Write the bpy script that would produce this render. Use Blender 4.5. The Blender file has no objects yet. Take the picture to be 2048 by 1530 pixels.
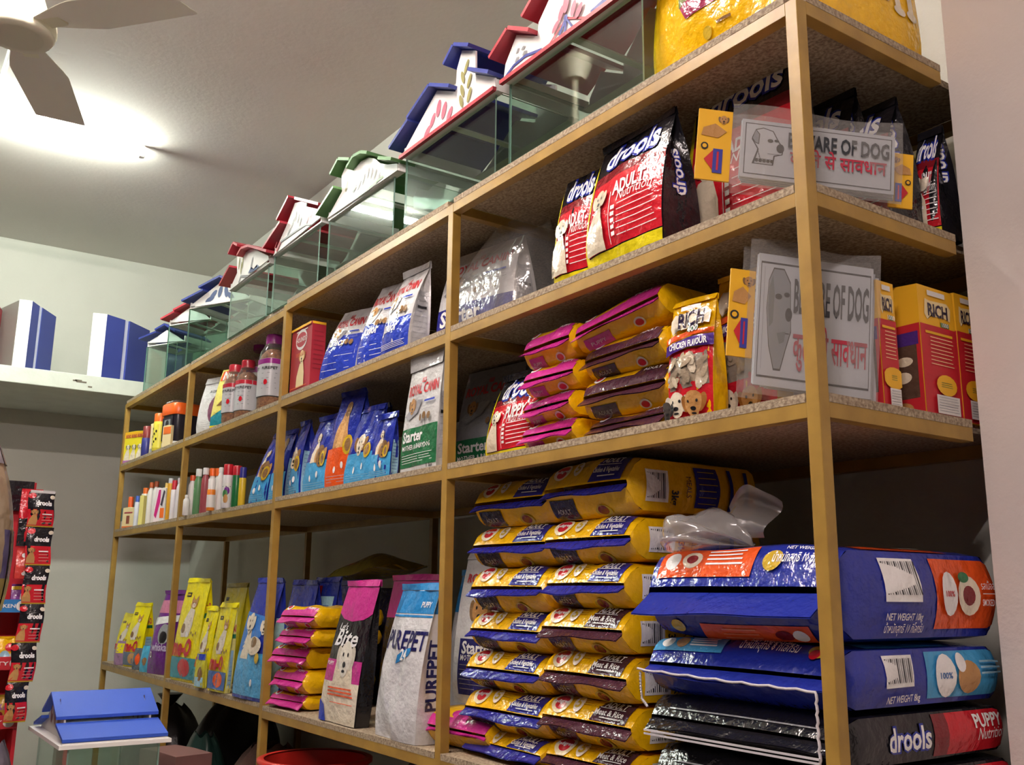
import bpy, math, random
from math import sin, cos, pi, radians as rad
from mathutils import Vector, Matrix
SC = bpy.context.scene
COL = SC.collection
# ---------------------------------------------------------------- camera
W0, H0, FPX = 2048.0, 1530.0, 1952.0
YAW, PIT, ROL = .967, .213, .0105
CAM = Vector((1.078, -1.4, 1.253))
Fd = Vector((-sin(YAW)*cos(PIT), cos(YAW)*cos(PIT), sin(PIT)))
_r = Vector((cos(YAW), sin(YAW), 0)); _u = _r.cross(Fd)
Rt = _r*cos(ROL) + _u*sin(ROL); Up = -_r*sin(ROL) + _u*cos(ROL)
cd = bpy.data.cameras.new('camera'); cam = bpy.data.objects.new('camera', cd); COL.objects.link(cam)
cam.matrix_world = Matrix(((Rt.x, Up.x, -Fd.x, CAM.x), (Rt.y, Up.y, -Fd.y, CAM.y), (Rt.z, Up.z, -Fd.z, CAM.z), (0, 0, 0, 1)))
cd.sensor_width = 36; cd.lens = FPX/W0*36; cd.clip_start = .02
SC.camera = cam
# where a sight line through (u, v) meets a given plane: used to read real places off the photograph
def xs(u, y, z):
    n = Rt - Fd*((u-W0/2)/FPX); return CAM.x - ((y-CAM.y)*n.y + (z-CAM.z)*n.z)/n.x
def ys(u, x, z):
    n = Rt - Fd*((u-W0/2)/FPX); return CAM.y - ((x-CAM.x)*n.x + (z-CAM.z)*n.z)/n.y
def zs(v, x, y):
    n = Up - Fd*((H0/2-v)/FPX); return CAM.z - ((x-CAM.x)*n.x + (y-CAM.y)*n.y)/n.z
def upx(x, y, z):
    d = Vector((x, y, z)) - CAM; return W0/2 + FPX*d.dot(Rt)/d.dot(Fd)
def ray(u, v): return Fd + Rt*((u-W0/2)/FPX) + Up*((H0/2-v)/FPX)
def unz(u, v, z):
    d = ray(u, v); return CAM + d*((z-CAM.z)/d.z)
def unpl(u, v, P, th):          # on the upright plane through P whose base line runs at angle th; gives (along, z)
    n = Vector((sin(th), -cos(th), 0)); d = ray(u, v); Q = CAM + d*((Vector(P)-CAM).dot(n)/d.dot(n))
    return ((Q.x-P[0])*cos(th) + (Q.y-P[1])*sin(th), Q.z)
# ---------------------------------------------------------------- materials
def lin(h):
    h = h.lstrip('#'); c = [int(h[i:i+2], 16)/255 for i in (0, 2, 4)]
    return tuple(x/12.92 if x <= .04045 else ((x+.055)/1.055)**2.4 for x in c) + (1,)
_M = {}
def _base(name):
    m = bpy.data.materials.new(name); m.use_nodes = True; n = m.node_tree.nodes; n.clear()
    o = n.new('ShaderNodeOutputMaterial'); return m, n, m.node_tree.links, o
def mat(name, col, rough=.5, metal=0., bump=0., bscale=30., var=.0, vscale=8., spec=.5, col2=None, speck=0., coat=0.):
    if name in _M: return _M[name]
    m, n, l, o = _base(name)
    b = n.new('ShaderNodeBsdfPrincipled'); l.new(b.outputs[0], o.inputs[0])
    b.inputs['Roughness'].default_value = rough; b.inputs['Metallic'].default_value = metal
    b.inputs['Specular IOR Level'].default_value = spec; b.inputs['Coat Weight'].default_value = coat
    b.inputs['Base Color'].default_value = lin(col)
    tc = n.new('ShaderNodeTexCoord')
    if var or col2:
        t = n.new('ShaderNodeTexNoise'); t.inputs['Scale'].default_value = vscale; t.inputs['Detail'].default_value = 6
        l.new(tc.outputs['Object'], t.inputs['Vector'])
        r = n.new('ShaderNodeValToRGB'); l.new(t.outputs['Fac'], r.inputs[0])
        c = lin(col); c2 = lin(col2) if col2 else tuple(x*(1-var) for x in c[:3]) + (1,)
        r.color_ramp.elements[0].position = .35; r.color_ramp.elements[1].position = .65
        r.color_ramp.elements[0].color = c2; r.color_ramp.elements[1].color = c
        l.new(r.outputs[0], b.inputs['Base Color'])
    if bump:
        t = n.new('ShaderNodeTexNoise'); t.inputs['Scale'].default_value = bscale; t.inputs['Detail'].default_value = 3
        l.new(tc.outputs['Object'], t.inputs['Vector'])
        p = n.new('ShaderNodeBump'); p.inputs['Strength'].default_value = min(1, bump); p.inputs['Distance'].default_value = .01
        l.new(t.outputs['Fac'], p.inputs['Height']); l.new(p.outputs[0], b.inputs['Normal'])
    _M[name] = m; return m
def film(col, rough=.2):          # crinkled printed plastic film
    return mat('film_'+col.strip('#'), col, rough, bump=.6, bscale=34, spec=.6)
def paper(col): return mat('card_'+col.strip('#'), col, .42, bump=.03, bscale=60)
def plast(col, rough=.3): return mat('plastic_'+col.strip('#'), col, rough)
def thin(name, tint, white, gloss_r, fac_boost=0.):   # clear sheet: see-through, a little body, a mirror sheen
    if name in _M: return _M[name]
    m, n, l, o = _base(name)
    t = n.new('ShaderNodeBsdfTransparent'); t.inputs[0].default_value = lin(tint)
    d = n.new('ShaderNodeBsdfDiffuse'); d.inputs[0].default_value = lin('#E8E8E6')
    mx = n.new('ShaderNodeMixShader'); mx.inputs[0].default_value = white; l.new(t.outputs[0], mx.inputs[1]); l.new(d.outputs[0], mx.inputs[2])
    g = n.new('ShaderNodeBsdfGlossy'); g.inputs['Roughness'].default_value = gloss_r; g.inputs[0].default_value = (1, 1, 1, 1)
    lw = n.new('ShaderNodeLayerWeight'); lw.inputs['Blend'].default_value = .5
    pw = n.new('ShaderNodeMath'); pw.operation = 'POWER'; pw.inputs[1].default_value = 5; l.new(lw.outputs['Facing'], pw.inputs[0])
    ad = n.new('ShaderNodeMath'); ad.operation = 'MULTIPLY_ADD'; ad.inputs[1].default_value = .95; ad.inputs[2].default_value = .04 + fac_boost; l.new(pw.outputs[0], ad.inputs[0])
    m2 = n.new('ShaderNodeMixShader'); l.new(ad.outputs[0], m2.inputs[0]); l.new(mx.outputs[0], m2.inputs[1]); l.new(g.outputs[0], m2.inputs[2])
    l.new(m2.outputs[0], o.inputs[0])
    if 'bag' in name or 'sleeve' in name:
        tc = n.new('ShaderNodeTexCoord'); tx = n.new('ShaderNodeTexNoise'); tx.inputs['Scale'].default_value = 30; l.new(tc.outputs['Object'], tx.inputs['Vector'])
        p = n.new('ShaderNodeBump'); p.inputs['Strength'].default_value = .4; p.inputs['Distance'].default_value = .01
        l.new(tx.outputs['Fac'], p.inputs['Height']); l.new(p.outputs[0], g.inputs['Normal']); l.new(p.outputs[0], d.inputs['Normal'])
    _M[name] = m; return m
def glow(name, col, s):
    m, n, l, o = _base(name); e = n.new('ShaderNodeEmission'); e.inputs[0].default_value = lin(col); e.inputs[1].default_value = s
    l.new(e.outputs[0], o.inputs[0]); return m
GLASS = thin('tank_glass', '#EAF3EF', .0, .02)
SLEEVE = thin('sleeve_plastic', '#F2F2F0', .16, .12, .02)
POLY = thin('clear_bag_plastic', '#F4F4F4', .14, .12, .03)
POLY2 = thin('crumpled_bag_plastic', '#EFEFEF', .30, .14, .05)
JARP = thin('jar_clear_plastic', '#F2EEE8', .05, .06)
EDGE = mat('glass_edge_green', '#86A79B', .15)
YEL, NAVY, BRN, PNK = film('#F2BE0C'), film('#2A2A8C'), film('#4A2836'), film('#C4308C')
RED, BLK, WHT, LYE = film('#CB1F2E'), film('#1A191F'), film('#DEDFE0'), film('#E9DA1E')
RBLU, RGRN, ORG, LBL = film('#2C42B8'), film('#237044'), film('#E85A22'), film('#4AA6DC')
BLU, PBL, MEO, PUR = film('#22319A'), film('#9CC8DC'), film('#F0E40A'), film('#6C2088')
DRED, CRM, FUR, FURD, TAN = film('#7E1722'), film('#E6DCC6'), film('#E2D6BE'), film('#8A6A46'), film('#C09058')
INK, TXW, TXR, GRY, TEAL = film('#17161C', .4), film('#F4F4F4', .4), film('#C8202C', .4), film('#9A9CA2'), film('#2C93A4')
OLIVE, OKR = film('#8E8428'), film('#C8A82A')
P_RED, P_YEL, P_WHT, P_INK, P_BLU, P_GRN = paper('#C62634'), paper('#F0B92A'), paper('#E4E4E2'), paper('#26242A'), paper('#3A3FA0'), paper('#3E7D48')
P_SIGN, P_DRED, P_CREAM, P_ORG, P_GREY = paper('#C9CFDA'), paper('#B23848'), paper('#EBD9A6'), paper('#E8722E'), paper('#8E949C')
MUST = mat('mustard_enamel', '#A8863C', .42, bump=.05, bscale=40, col2='#977634', vscale=14)
BOARD = mat('particle_board', '#B8A88E', .8, bump=.3, bscale=220, col2='#7E6C58', vscale=130)
WALLM = mat('painted_wall', '#CBCCC2', .75, bump=.12, bscale=60, var=.05, vscale=2.5)
PILM = mat('painted_pillar', '#E6DFDA', .75, bump=.12, bscale=90, var=.04, vscale=3)
CEILM = mat('painted_ceiling', '#D2CCC6', .85, bump=.1, bscale=40, var=.05, vscale=1.5)
SLABM = mat('slab_paint', '#CDD3C9', .7, bump=.2, bscale=50, var=.1, vscale=6)
FLOORM = mat('floor_tile', '#A49C94', .35, var=.2, vscale=3)
# ---------------------------------------------------------------- mesh helpers
class MB:
    def __init__(s): s.v = []; s.f = []; s.m = []; s.sm = []; s.mats = []
    def add(s, vs, fs, m, sm=False):
        if m not in s.mats: s.mats.append(m)
        k = s.mats.index(m); b = len(s.v); s.v += [tuple(p) for p in vs]
        for q in fs: s.f.append([b+i for i in q]); s.m.append(k); s.sm.append(sm)
        return s
    def box(s, x0, y0, z0, x1, y1, z1, m):
        return s.add([(x, y, z) for z in (z0, z1) for y in (y0, y1) for x in (x0, x1)],
            [(0, 2, 3, 1), (4, 5, 7, 6), (0, 1, 5, 4), (2, 6, 7, 3), (0, 4, 6, 2), (1, 3, 7, 5)], m)
    def grid(s, fn, nu, nv, m, sm=True):
        vs = [fn(i/nu, j/nv) for j in range(nv+1) for i in range(nu+1)]; w = nu+1
        return s.add(vs, [(j*w+i, j*w+i+1, (j+1)*w+i+1, (j+1)*w+i) for j in range(nv) for i in range(nu)], m, sm)
    def lathe(s, prof, m, n=20, c=(0, 0, 0), caps=True, sm=True, sq=0.):   # prof [(r, z)]
        def R(a):
            if not sq: return 1.
            q = abs(cos(a))**sq + abs(sin(a))**sq; return q**(-1/sq)
        vs = [(c[0]+r*R(2*pi*i/n)*cos(2*pi*i/n), c[1]+r*R(2*pi*i/n)*sin(2*pi*i/n), c[2]+z) for r, z in prof for i in range(n)]
        fs = [(j*n+i, j*n+(i+1) % n, (j+1)*n+(i+1) % n, (j+1)*n+i) for j in range(len(prof)-1) for i in range(n)]
        s.add(vs, fs, m, sm)
        if caps:
            s.add([vs[i] for i in range(n)], [tuple(range(n))[::-1]], m); s.add(vs[-n:], [tuple(range(n))], m)
        return s
    def prism(s, pts, y0, y1, m):    # outline in x-z, thickness in y
        n = len(pts); vs = [(x, y0, z) for x, z in pts] + [(x, y1, z) for x, z in pts]
        return s.add(vs, [tuple(range(n)), tuple(range(2*n-1, n-1, -1))] + [(i, n+i, n+(i+1) % n, (i+1) % n) for i in range(n)], m)
    def tube(s, pts, r, m, n=8):
        pts = [Vector(p) for p in pts]; vs = []
        for i, p in enumerate(pts):
            t = (pts[min(i+1, len(pts)-1)] - pts[max(i-1, 0)]).normalized()
            a = t.cross(Vector((0, 0, 1)) if abs(t.z) < .9 else Vector((1, 0, 0))).normalized(); b = t.cross(a)
            vs += [p + (a*cos(2*pi*k/n) + b*sin(2*pi*k/n))*r for k in range(n)]
        s.add(vs, [(j*n+k, j*n+(k+1) % n, (j+1)*n+(k+1) % n, (j+1)*n+k) for j in range(len(pts)-1) for k in range(n)], m, True)
        s.add(vs[:n], [tuple(range(n))], m); return s.add(vs[-n:], [tuple(range(n))[::-1]], m)
    def build(s, name, parent=None, bevel=0.):
        me = bpy.data.meshes.new(name); me.from_pydata(s.v, [], s.f)
        for m in s.mats: me.materials.append(m)
        me.polygons.foreach_set('material_index', s.m); me.polygons.foreach_set('use_smooth', s.sm); me.update()
        o = bpy.data.objects.new(name, me); COL.objects.link(o)
        if parent: o.parent = parent
        if bevel:
            b = o.modifiers.new('edge', 'BEVEL'); b.width = bevel; b.segments = 2; b.limit_method = 'ANGLE'
        return o
def thing(name, label, cat, loc=(0, 0, 0), rz=0., group=None):
    o = bpy.data.objects.new(name, None); o.empty_display_size = .05; COL.objects.link(o)
    o.location = loc; o.rotation_euler = (0, 0, rz); o['label'] = label; o['category'] = cat
    if group: o['group'] = group
    return o
def tag(o, label, cat, group=None):
    o['label'] = label; o['category'] = cat
    if group: o['group'] = group
    return o
def struct(name, mb, bevel=0.):
    o = mb.build(name, None, bevel); o['kind'] = 'structure'; return o
_T = {}
def txt(s, bold=0.):
    k = (s, bold)
    if k not in _T:
        c = bpy.data.curves.new('lettering', 'FONT'); c.body = s; c.size = 1; c.resolution_u = 2 if len(s) < 16 else 1; c.offset = bold
        o = bpy.data.objects.new('lettering', c); me = bpy.data.meshes.new_from_object(o)
        vs = [(v.co.x, v.co.y) for v in me.vertices]; fs = [tuple(p.vertices) for p in me.polygons]
        bpy.data.objects.remove(o); bpy.data.meshes.remove(me); bpy.data.curves.remove(c)
        x0, x1 = min(v[0] for v in vs), max(v[0] for v in vs)
        _T[k] = ([(x-x0, y) for x, y in vs], fs, x1-x0)
    return _T[k]
class Art:        # print laid on a surface S(u, v); sizes in metres
    def __init__(s, mb, S, w, h, eps=.0007, k0=1.):
        s.mb, s.S, s.w, s.h, s.e, s.k = mb, S, w, h, eps, k0
    def P(s, u, v):
        u = min(max(u, .005), .995); v = min(max(v, .005), .995); d = .004
        p = Vector(s.S(u, v)); a = Vector(s.S(u+d, v)) - Vector(s.S(u-d, v)); b = Vector(s.S(u, v+d)) - Vector(s.S(u, v-d))
        n = a.cross(b); n = n.normalized() if n.length > 1e-12 else Vector((0, 0, 0))
        return p + n*s.e*s.k
    def rect(s, u0, v0, u1, v1, m, n=None):
        nu = n or max(1, min(14, int((u1-u0)*s.w/.022)+1)); nv = n or max(1, min(16, int((v1-v0)*s.h/.022)+1)); s.k += .35
        s.mb.grid(lambda a, b: s.P(u0+(u1-u0)*a, v0+(v1-v0)*b), nu, nv, m); return s
    def poly(s, pts, m):
        s.k += .35; n = len(pts); cu = sum(p[0] for p in pts)/n; cv = sum(p[1] for p in pts)/n; Q = []
        for i in range(n):           # split long edges so that the patch follows the surface
            a, b = pts[i], pts[(i+1) % n]; L = math.hypot((a[0]-b[0])*s.w, (a[1]-b[1])*s.h); q = max(1, int(L/.02))
            Q += [(a[0]+(b[0]-a[0])*j/q, a[1]+(b[1]-a[1])*j/q) for j in range(q)]
        n = len(Q); vs = [s.P(cu, cv)] + [s.P(cu+(p[0]-cu)*f, cv+(p[1]-cv)*f) for f in (.25, .5, .75, 1) for p in Q]
        fs = [(0, 1+i, 1+(i+1) % n) for i in range(n)] + [(1+r*n+i, 1+n+r*n+i, 1+n+r*n+(i+1) % n, 1+r*n+(i+1) % n) for r in range(3) for i in range(n)]
        s.mb.add(vs, fs, m, True); return s
    def ell(s, cu, cv, ru, rv, m, rot=0., n=16):      # radii in metres
        pts = []
        for i in range(n):
            a = 2*pi*i/n; x, y = ru*cos(a), rv*sin(a)
            pts.append((cu+(x*cos(rot)-y*sin(rot))/s.w, cv+(x*sin(rot)+y*cos(rot))/s.h))
        return s.poly(pts, m)
    def text(s, t, u, v, size, m, bold=.0, rot=0., al='c', wid=None, sh=0., sx=1.):   # size = cap height in metres
        vs, fs, L = txt(t, bold); f = size/.69; fx = f*sx
        if wid: fx = wid/L
        x0 = {'c': -L/2, 'l': 0, 'r': -L}[al]; s.k += 1.1; cr, sr = cos(rot), sin(rot)
        Q = []
        for x, y in vs:
            X, Y = (x+x0)*fx + sh*(y-.34)*f, (y-.34)*f; Q.append((X*cr-Y*sr, X*sr+Y*cr))
        lim = max(.012, size*.3); st = [tuple(t) for t in fs]; fin = []; mid = {}
        while st:                # split long strokes so that lettering follows the surface
            t = st.pop()
            e = max(((math.dist(Q[t[i]], Q[t[(i+1) % 3]]), i) for i in range(3)), default=(0, 0)) if len(t) == 3 else (0, 0)
            if e[0] <= lim: fin.append(t); continue
            i = e[1]; a, b, c = t[i], t[(i+1) % 3], t[(i+2) % 3]; k = (min(a, b), max(a, b))
            if k not in mid: mid[k] = len(Q); Q.append(((Q[a][0]+Q[b][0])/2, (Q[a][1]+Q[b][1])/2))
            st += [(a, mid[k], c), (mid[k], b, c)]
        s.mb.add([s.P(u+X/s.w, v+Y/s.h) for X, Y in Q], fin, m); s.k -= .75; return s
    def lines(s, u0, u1, v0, v1, n, m, th=.0025):
        for i in range(n):
            v = v0+(v1-v0)*i/max(1, n-1); s.rect(u0, v, u1-(i % 3)*.04*(u1-u0), v+th/s.h, m, n=2)
        return s
    def logo(s, t, u, v, size, rot=0., wid=None):        # white rounded lettering with a blue outline
        s.text(t, u, v, size, BLU, bold=.085, rot=rot, wid=wid); return s.text(t, u, v, size, TXW, bold=.022, rot=rot, wid=wid)
    def dog(s, u, v, r, fur=None, dark=None, face=None):         # head of a dog, r = half height in metres
        fur = fur or FUR; dark = dark or INK; ear = face or FURD
        s.ell(u-.72*r/s.w, v+.12*r/s.h, .32*r, .62*r, ear, .25).ell(u+.72*r/s.w, v+.12*r/s.h, .32*r, .62*r, ear, -.25)
        s.ell(u, v+.15*r/s.h, .72*r, .82*r, fur).ell(u, v-.35*r/s.h, .46*r, .5*r, fur)
        s.ell(u-.3*r/s.w, v+.28*r/s.h, .09*r, .11*r, dark, n=8).ell(u+.3*r/s.w, v+.28*r/s.h, .09*r, .11*r, dark, n=8)
        return s.ell(u, v-.22*r/s.h, .2*r, .15*r, dark, n=10).ell(u, v-.55*r/s.h, .2*r, .08*r, dark, n=8)
    def dogsit(s, u, v, h, fur=None, ear=None):            # sitting dog, base at v, h tall
        fur = fur or FUR; q = h/s.h; k = h/s.w
        s.poly([(u-.30*k, v), (u-.27*k, v+.3*q), (u-.1*k, v+.62*q), (u+.12*k, v+.66*q), (u+.2*k, v+.35*q), (u+.2*k, v), (u+.05*k, v)], fur)
        return s.dog(u+.03*k, v+.78*q, .2*h, fur, None, ear)
# ---------------------------------------------------------------- room
XL, YB, ZC, YF, XR = -6.26, .80, 3.65, -3.4, 2.7
struct('floor', MB().box(XL-.2, YF-.2, -.1, XR+.2, YB+.2, 0, FLOORM))
struct('ceiling', MB().box(XL-.2, YF-.2, ZC, XR+.2, YB+.2, ZC+.1, CEILM))
struct('wall_back', MB().box(XL-.2, YB, 0, XR+.2, YB+.15, ZC, WALLM))
struct('wall_left', MB().box(XL-.2, YF, 0, XL, YB, ZC, WALLM))
struct('wall_front', MB().box(XL-.2, YF-.15, 0, XR+.2, YF, ZC, mat('dark_shop_front', '#3C3A3C', .5)))
struct('wall_right', MB().box(XR, YF, 0, XR+.15, YB, ZC, mat('stocked_wall', '#8A8078', .7, col2='#5A524C', vscale=4)))
struct('pillar', MB().box(.003, .504, 0, 1.9, YB, ZC, PILM))
slab = MB().box(XL, YF, 2.452, -5.29, YB, 2.552, SLABM)
sl = struct('loft_slab', slab, .004)
chip = mat('chipped_plaster', '#6E665A', .9)
c = MB()
for (u, v, a) in ((157, 761, .02), (163, 764, .03), (150, 761, .012), (181, 774, .012)):
    y = ys(u, -5.29, 2.51); z = zs(v, -5.29, y); c.box(-5.291, y-a, z-.004, -5.2885, y+a, z+.005, chip)
c.build('paint_chip', sl)
# ---------------------------------------------------------------- rack
PX = [0., -1.269, -2.560, -3.899, -5.214]; PW = .0284; DY = .0207; D2 = .735; DR = .482
RB = dict(T=2.3584, A=1.9625, B=1.5635, C=.7932); RH = .0285; BT = .0165
Z = {k: v+RH+BT for k, v in RB.items()}
rack = thing('shelf_rack', 'mustard yellow steel rack of open bays along the back wall', 'shelf', (0, 0, 0))
for i, x in enumerate(PX):
    y0 = 0 if i < 3 else DY
    MB().box(x-PW, y0, 0, x, y0+PW, RB['T']+RH*.96, MUST).build('post', rack, .0015)
    MB().box(x-PW-.004*(i == 0), D2-PW, 0, x-.004*(i == 0), D2, RB['T']+RH*.96, MUST).build('post', rack, .0015)
for k, z in RB.items():
    MB().box(PX[2], .0006, z, -PW, PW, z+RH, MUST).build('front_rail', rack, .001)
    MB().box(PX[4], DY+.0006, z, PX[2]-PW, DY+PW, z+RH, MUST).build('front_rail', rack, .001)
    MB().box(PX[4], D2-PW, z, -PW-.005, D2, z+RH, MUST).build('rear_rail', rack, .001)
    for i, x in enumerate(PX):
        y0 = 0 if i < 3 else DY; y1 = DR if i == 0 else D2-PW
        MB().box(x-PW+.0006, y0+PW, z, x-.0006, y1, z+RH, MUST).build('side_rail', rack, .001)
    b = MB(); zb = z+RH-.0003
    b.box(PX[1]+.002, 0, zb, -PW-.002, DR, zb+BT, BOARD).box(-PW-.002, PW+.001, zb, 0, DR, zb+BT, BOARD).box(PX[1]+.002, DR, zb, -.034, D2-PW, zb+BT, BOARD)
    b.build('shelf_board', rack)
    for a, e, y0 in ((PX[2]+.002, PX[1]-PW-.002, 0), (PX[3]+.002, PX[2]-PW-.002, DY), (PX[4]+.002, PX[3]-PW-.002, DY)):
        MB().box(a, y0, zb, e, D2-PW, zb+BT, BOARD).build('shelf_board', rack)
# ---------------------------------------------------------------- lamps and fan
STR = 30.0
TUBES = {'g': glow('lit_tube_cool', '#F2FAEE', STR*1.2), 'w': glow('lit_tube_warm', '#FFF1E8', STR*1.5), 'p': glow('lit_tube_rosy', '#FFEDE8', STR*1.8)}
BAT = mat('lamp_white', '#E4E4E0', .4)
def lamp(x, y0, y1, label, k='w', drop=0.):
    TUBE = TUBES[k]
    t = thing('tube_light', label, 'light', (x, (y0+y1)/2, ZC-drop), 0, None); h = (y1-y0)/2
    if drop:
        for s in (-1, 1): MB().lathe([(.006, 0), (.006, drop)], BAT, 8, c=(0, s*h*.7, 0)).build('added_drop_rod', t)  # rods added to lower the unseen lamp and lighten the ceiling
    MB().box(-.011, -h, -.03, .011, h, 0, BAT).build('batten', t, .003)
    m = MB()
    m.lathe([(.016, -h+.03), (.016, h-.03)], TUBE, 12); m.v = [(a, c, -b-.085) if 0 else (a, c, b-.055) for a, b, c in m.v]; m.build('tube', t)
    for s in (-1, 1): MB().box(-.014, s*(h-.015)-.015, -.072, .014, s*(h-.015)+.015, -.029, BAT).build('lamp_holder', t, .003)
lamp(-4.2, -1.48, -.24, 'lit white tube light on ceiling beyond the fan', 'g')
lamp(-1.28, -1.75, -.55, 'lit white tube light hung in front of the shelves, out of sight', 'w', 0.)
lamp(1.25, -2.75, -1.55, 'lit white tube light behind the viewer, lowered on added rods', 'p', .45)
FANM = mat('fan_cream_enamel', '#E2E2C8', .35); FANG = mat('fan_blade_enamel', '#E4E2D6', .5); FAND = mat('fan_underside', '#CFCDB8', .5)
hx, hy, hz = -2.123, -1.111, 2.961
fan = thing('ceiling_fan', 'cream three bladed ceiling fan with bell shaped motor cover', 'fan', (hx, hy, hz))
MB().lathe([(.013, .2), (.013, ZC-hz-.07)], FANM, 12).build('downrod', fan)
MB().lathe([(.05, ZC-hz-.10), (.075, ZC-hz-.02), (.075, ZC-hz)], FANM, 20).build('ceiling_canopy', fan)
MB().lathe([(.105, .012), (.112, .03), (.108, .06), (.088, .075), (.07, .13), (.045, .2), (.02, .24)], FANM, 28).build('motor_cover', fan)
MB().lathe([(.075, 0), (.10, .002), (.108, .014), (.10, .024)], FAND, 28).build('motor_ring', fan)
_t = unz(124, 238, hz+.03); aB = math.degrees(math.atan2(_t.y-hy, _t.x-hx))
for k, a in enumerate((37.9, aB, 270)):
    b = MB(); n = 12
    def bl(u, v, s):
        r = .1+.5*u; w = (.075+.085*min(1, u*3.2)) * (1-.12*u); return (r, (v-.5)*w*1.25, .035 + (v-.5)*.025 + s - .02*u)
    b.grid(lambda u, v: bl(u, v, 0), n, 4, FANG).grid(lambda u, v: bl(u, v, .003), n, 4, FANG)
    o = b.build('blade', fan); o.rotation_euler = (0, 0, rad(a))
    MB().box(.07, -.025, .028, .17, .025, .036, FANM).build('blade_bracket', o)
MB().tube([unz(22, 96, ZC-.012), unz(11, 133, ZC-.012), unz(0, 172, ZC-.012), unz(-60, 380, ZC-.012)], .012, BAT).build('trim_1')['kind'] = 'structure'
# ---------------------------------------------------------------- fish tanks with house shaped hoods
W_H, B_H, R_H, G_H, Y_H = mat('hood_white_board', '#EDEDEA', .35), mat('hood_blue', '#34408E', .45), mat('hood_red', '#A83240', .45), mat('hood_green', '#5E8A55', .45), mat('hood_yellow', '#D9A63A', .5)
CUT_P, CUT_O, CUT_G, CUT_B = mat('hood_cut_pink', '#B46478', .5), mat('hood_cut_olive', '#8A8650', .5), mat('hood_cut_grey', '#86888A', .5), mat('hood_cut_blue', '#3E4E78', .5)
def tank(label, P, th, w, d, h):
    t = thing('glass_tank', label, 'fish tank', (P[0], P[1], Z['T']), th, 'glass tanks along the rack top'); g = .005
    def pane(nm, x0, y0, z0, x1, y1, z1):
        m = MB().box(x0, y0, z0, x1, y1, z1, GLASS); m.mats.append(EDGE); dd = (x1-x0, y1-y0, z1-z0); k = dd.index(min(dd))
        big = {2: (0, 1), 1: (2, 3), 0: (4, 5)}[k]; m.m = [0 if i in big else 1 for i in range(6)]
        return m.build(nm, t)
    pane('front_pane', 0, 0, 0, w, g, h); pane('back_pane', 0, d-g, 0, w, d, h)
    pane('side_pane', 0, g, 0, g, d-g, h); pane('side_pane', w-g, g, 0, w, d-g, h)
    pane('bottom_pane', g, g, 0, w-g, d-g, g)
    return t
def hood(label, P, th, depth, outline, roofs, roofm, decor=(), trim=None, back=True, braces=True):
    L = lambda q: unpl(q[0], q[1], P, th)
    pts = [L(q) for q in outline]; z0 = min(p[1] for p in pts)
    t = thing('tank_hood', label, 'tank hood', (P[0], P[1], z0), th, 'house shaped tank hoods'); T_ = lambda p: (p[0], p[1]-z0)
    pts = [T_(p) for p in pts]
    g = MB().prism(pts, 0, .006, W_H); x0, x1 = min(p[0] for p in pts), max(p[0] for p in pts); h = max(p[1] for p in pts)
    A = Art(g, lambda u, v: (x0+u*(x1-x0), 0, v*h), x1-x0, h, .0008)
    for kind, q, m, *r in decor:
        if kind == 'e':
            a = T_(L(q)); A.ell((a[0]-x0)/(x1-x0), a[1]/h, r[0], r[1], m, rad(r[2]), 12)
        elif kind == 'p':
            A.poly([((T_(L(a))[0]-x0)/(x1-x0), T_(L(a))[1]/h) for a in q], m)
        elif kind == 'l':
            a, b = T_(L(q[0])), T_(L(q[1])); dx, dz = b[0]-a[0], b[1]-a[1]; ln = math.hypot(dx, dz); nx, nz = -dz/ln*r[0], dx/ln*r[0]
            A.poly([((X-x0)/(x1-x0), Y/h) for X, Y in ((a[0]-nx, a[1]-nz), (b[0]-nx, b[1]-nz), (b[0]+nx, b[1]+nz), (a[0]+nx, a[1]+nz))], m)
    g.build('gable_board', t)
    if back: MB().prism([(x*.98+.003, max(0, z-.01)) for x, z in pts], depth-.006, depth, W_H).build('rear_gable', t)
    for seg in roofs:
        q = [T_(L(a)) for a in seg]; m = MB()
        for (xa, za), (xb, zb) in zip(q, q[1:]):
            dx, dz = xb-xa, zb-za; ln = math.hypot(dx, dz) or 1; nx, nz = -dz/ln*.011, dx/ln*.011
            if nz < 0: nx, nz = -nx, -nz
            m.prism([(xa, za), (xb, zb), (xb+nx, zb+nz), (xa+nx, za+nz)], -.03, depth+.02, roofm)
        m.build('roof_panel', t)
    s = MB().box(x0, .006, 0, x0+.006, depth-.006, .035, W_H).box(x1-.006, .006, 0, x1, depth-.006, .035, W_H)
    if braces: s.box(x0+.006, .006, 0, x1-.006, .03, .006, W_H).box(x0+.006, depth-.03, 0, x1-.006, depth-.006, .006, W_H).box((x0+x1)/2-.012, .03, 0, (x0+x1)/2+.012, depth-.03, .006, W_H)
    s.build('base_frame', t)
    if trim: MB().box(x0-.004, -.012, -.006, x1+.004, 0, .006, trim).build('edge_trim', t)
    return t
def fan_cut(pts, m, r1=.028, r2=.012):
    return [('e', p, m, r1*s*.62, r2*s*.72, a) for p, a, s in pts]
TY = .012
def setP(u, v): x = xs(u, TY, 2.65); return (x, TY, zs(v, x, TY))
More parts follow.
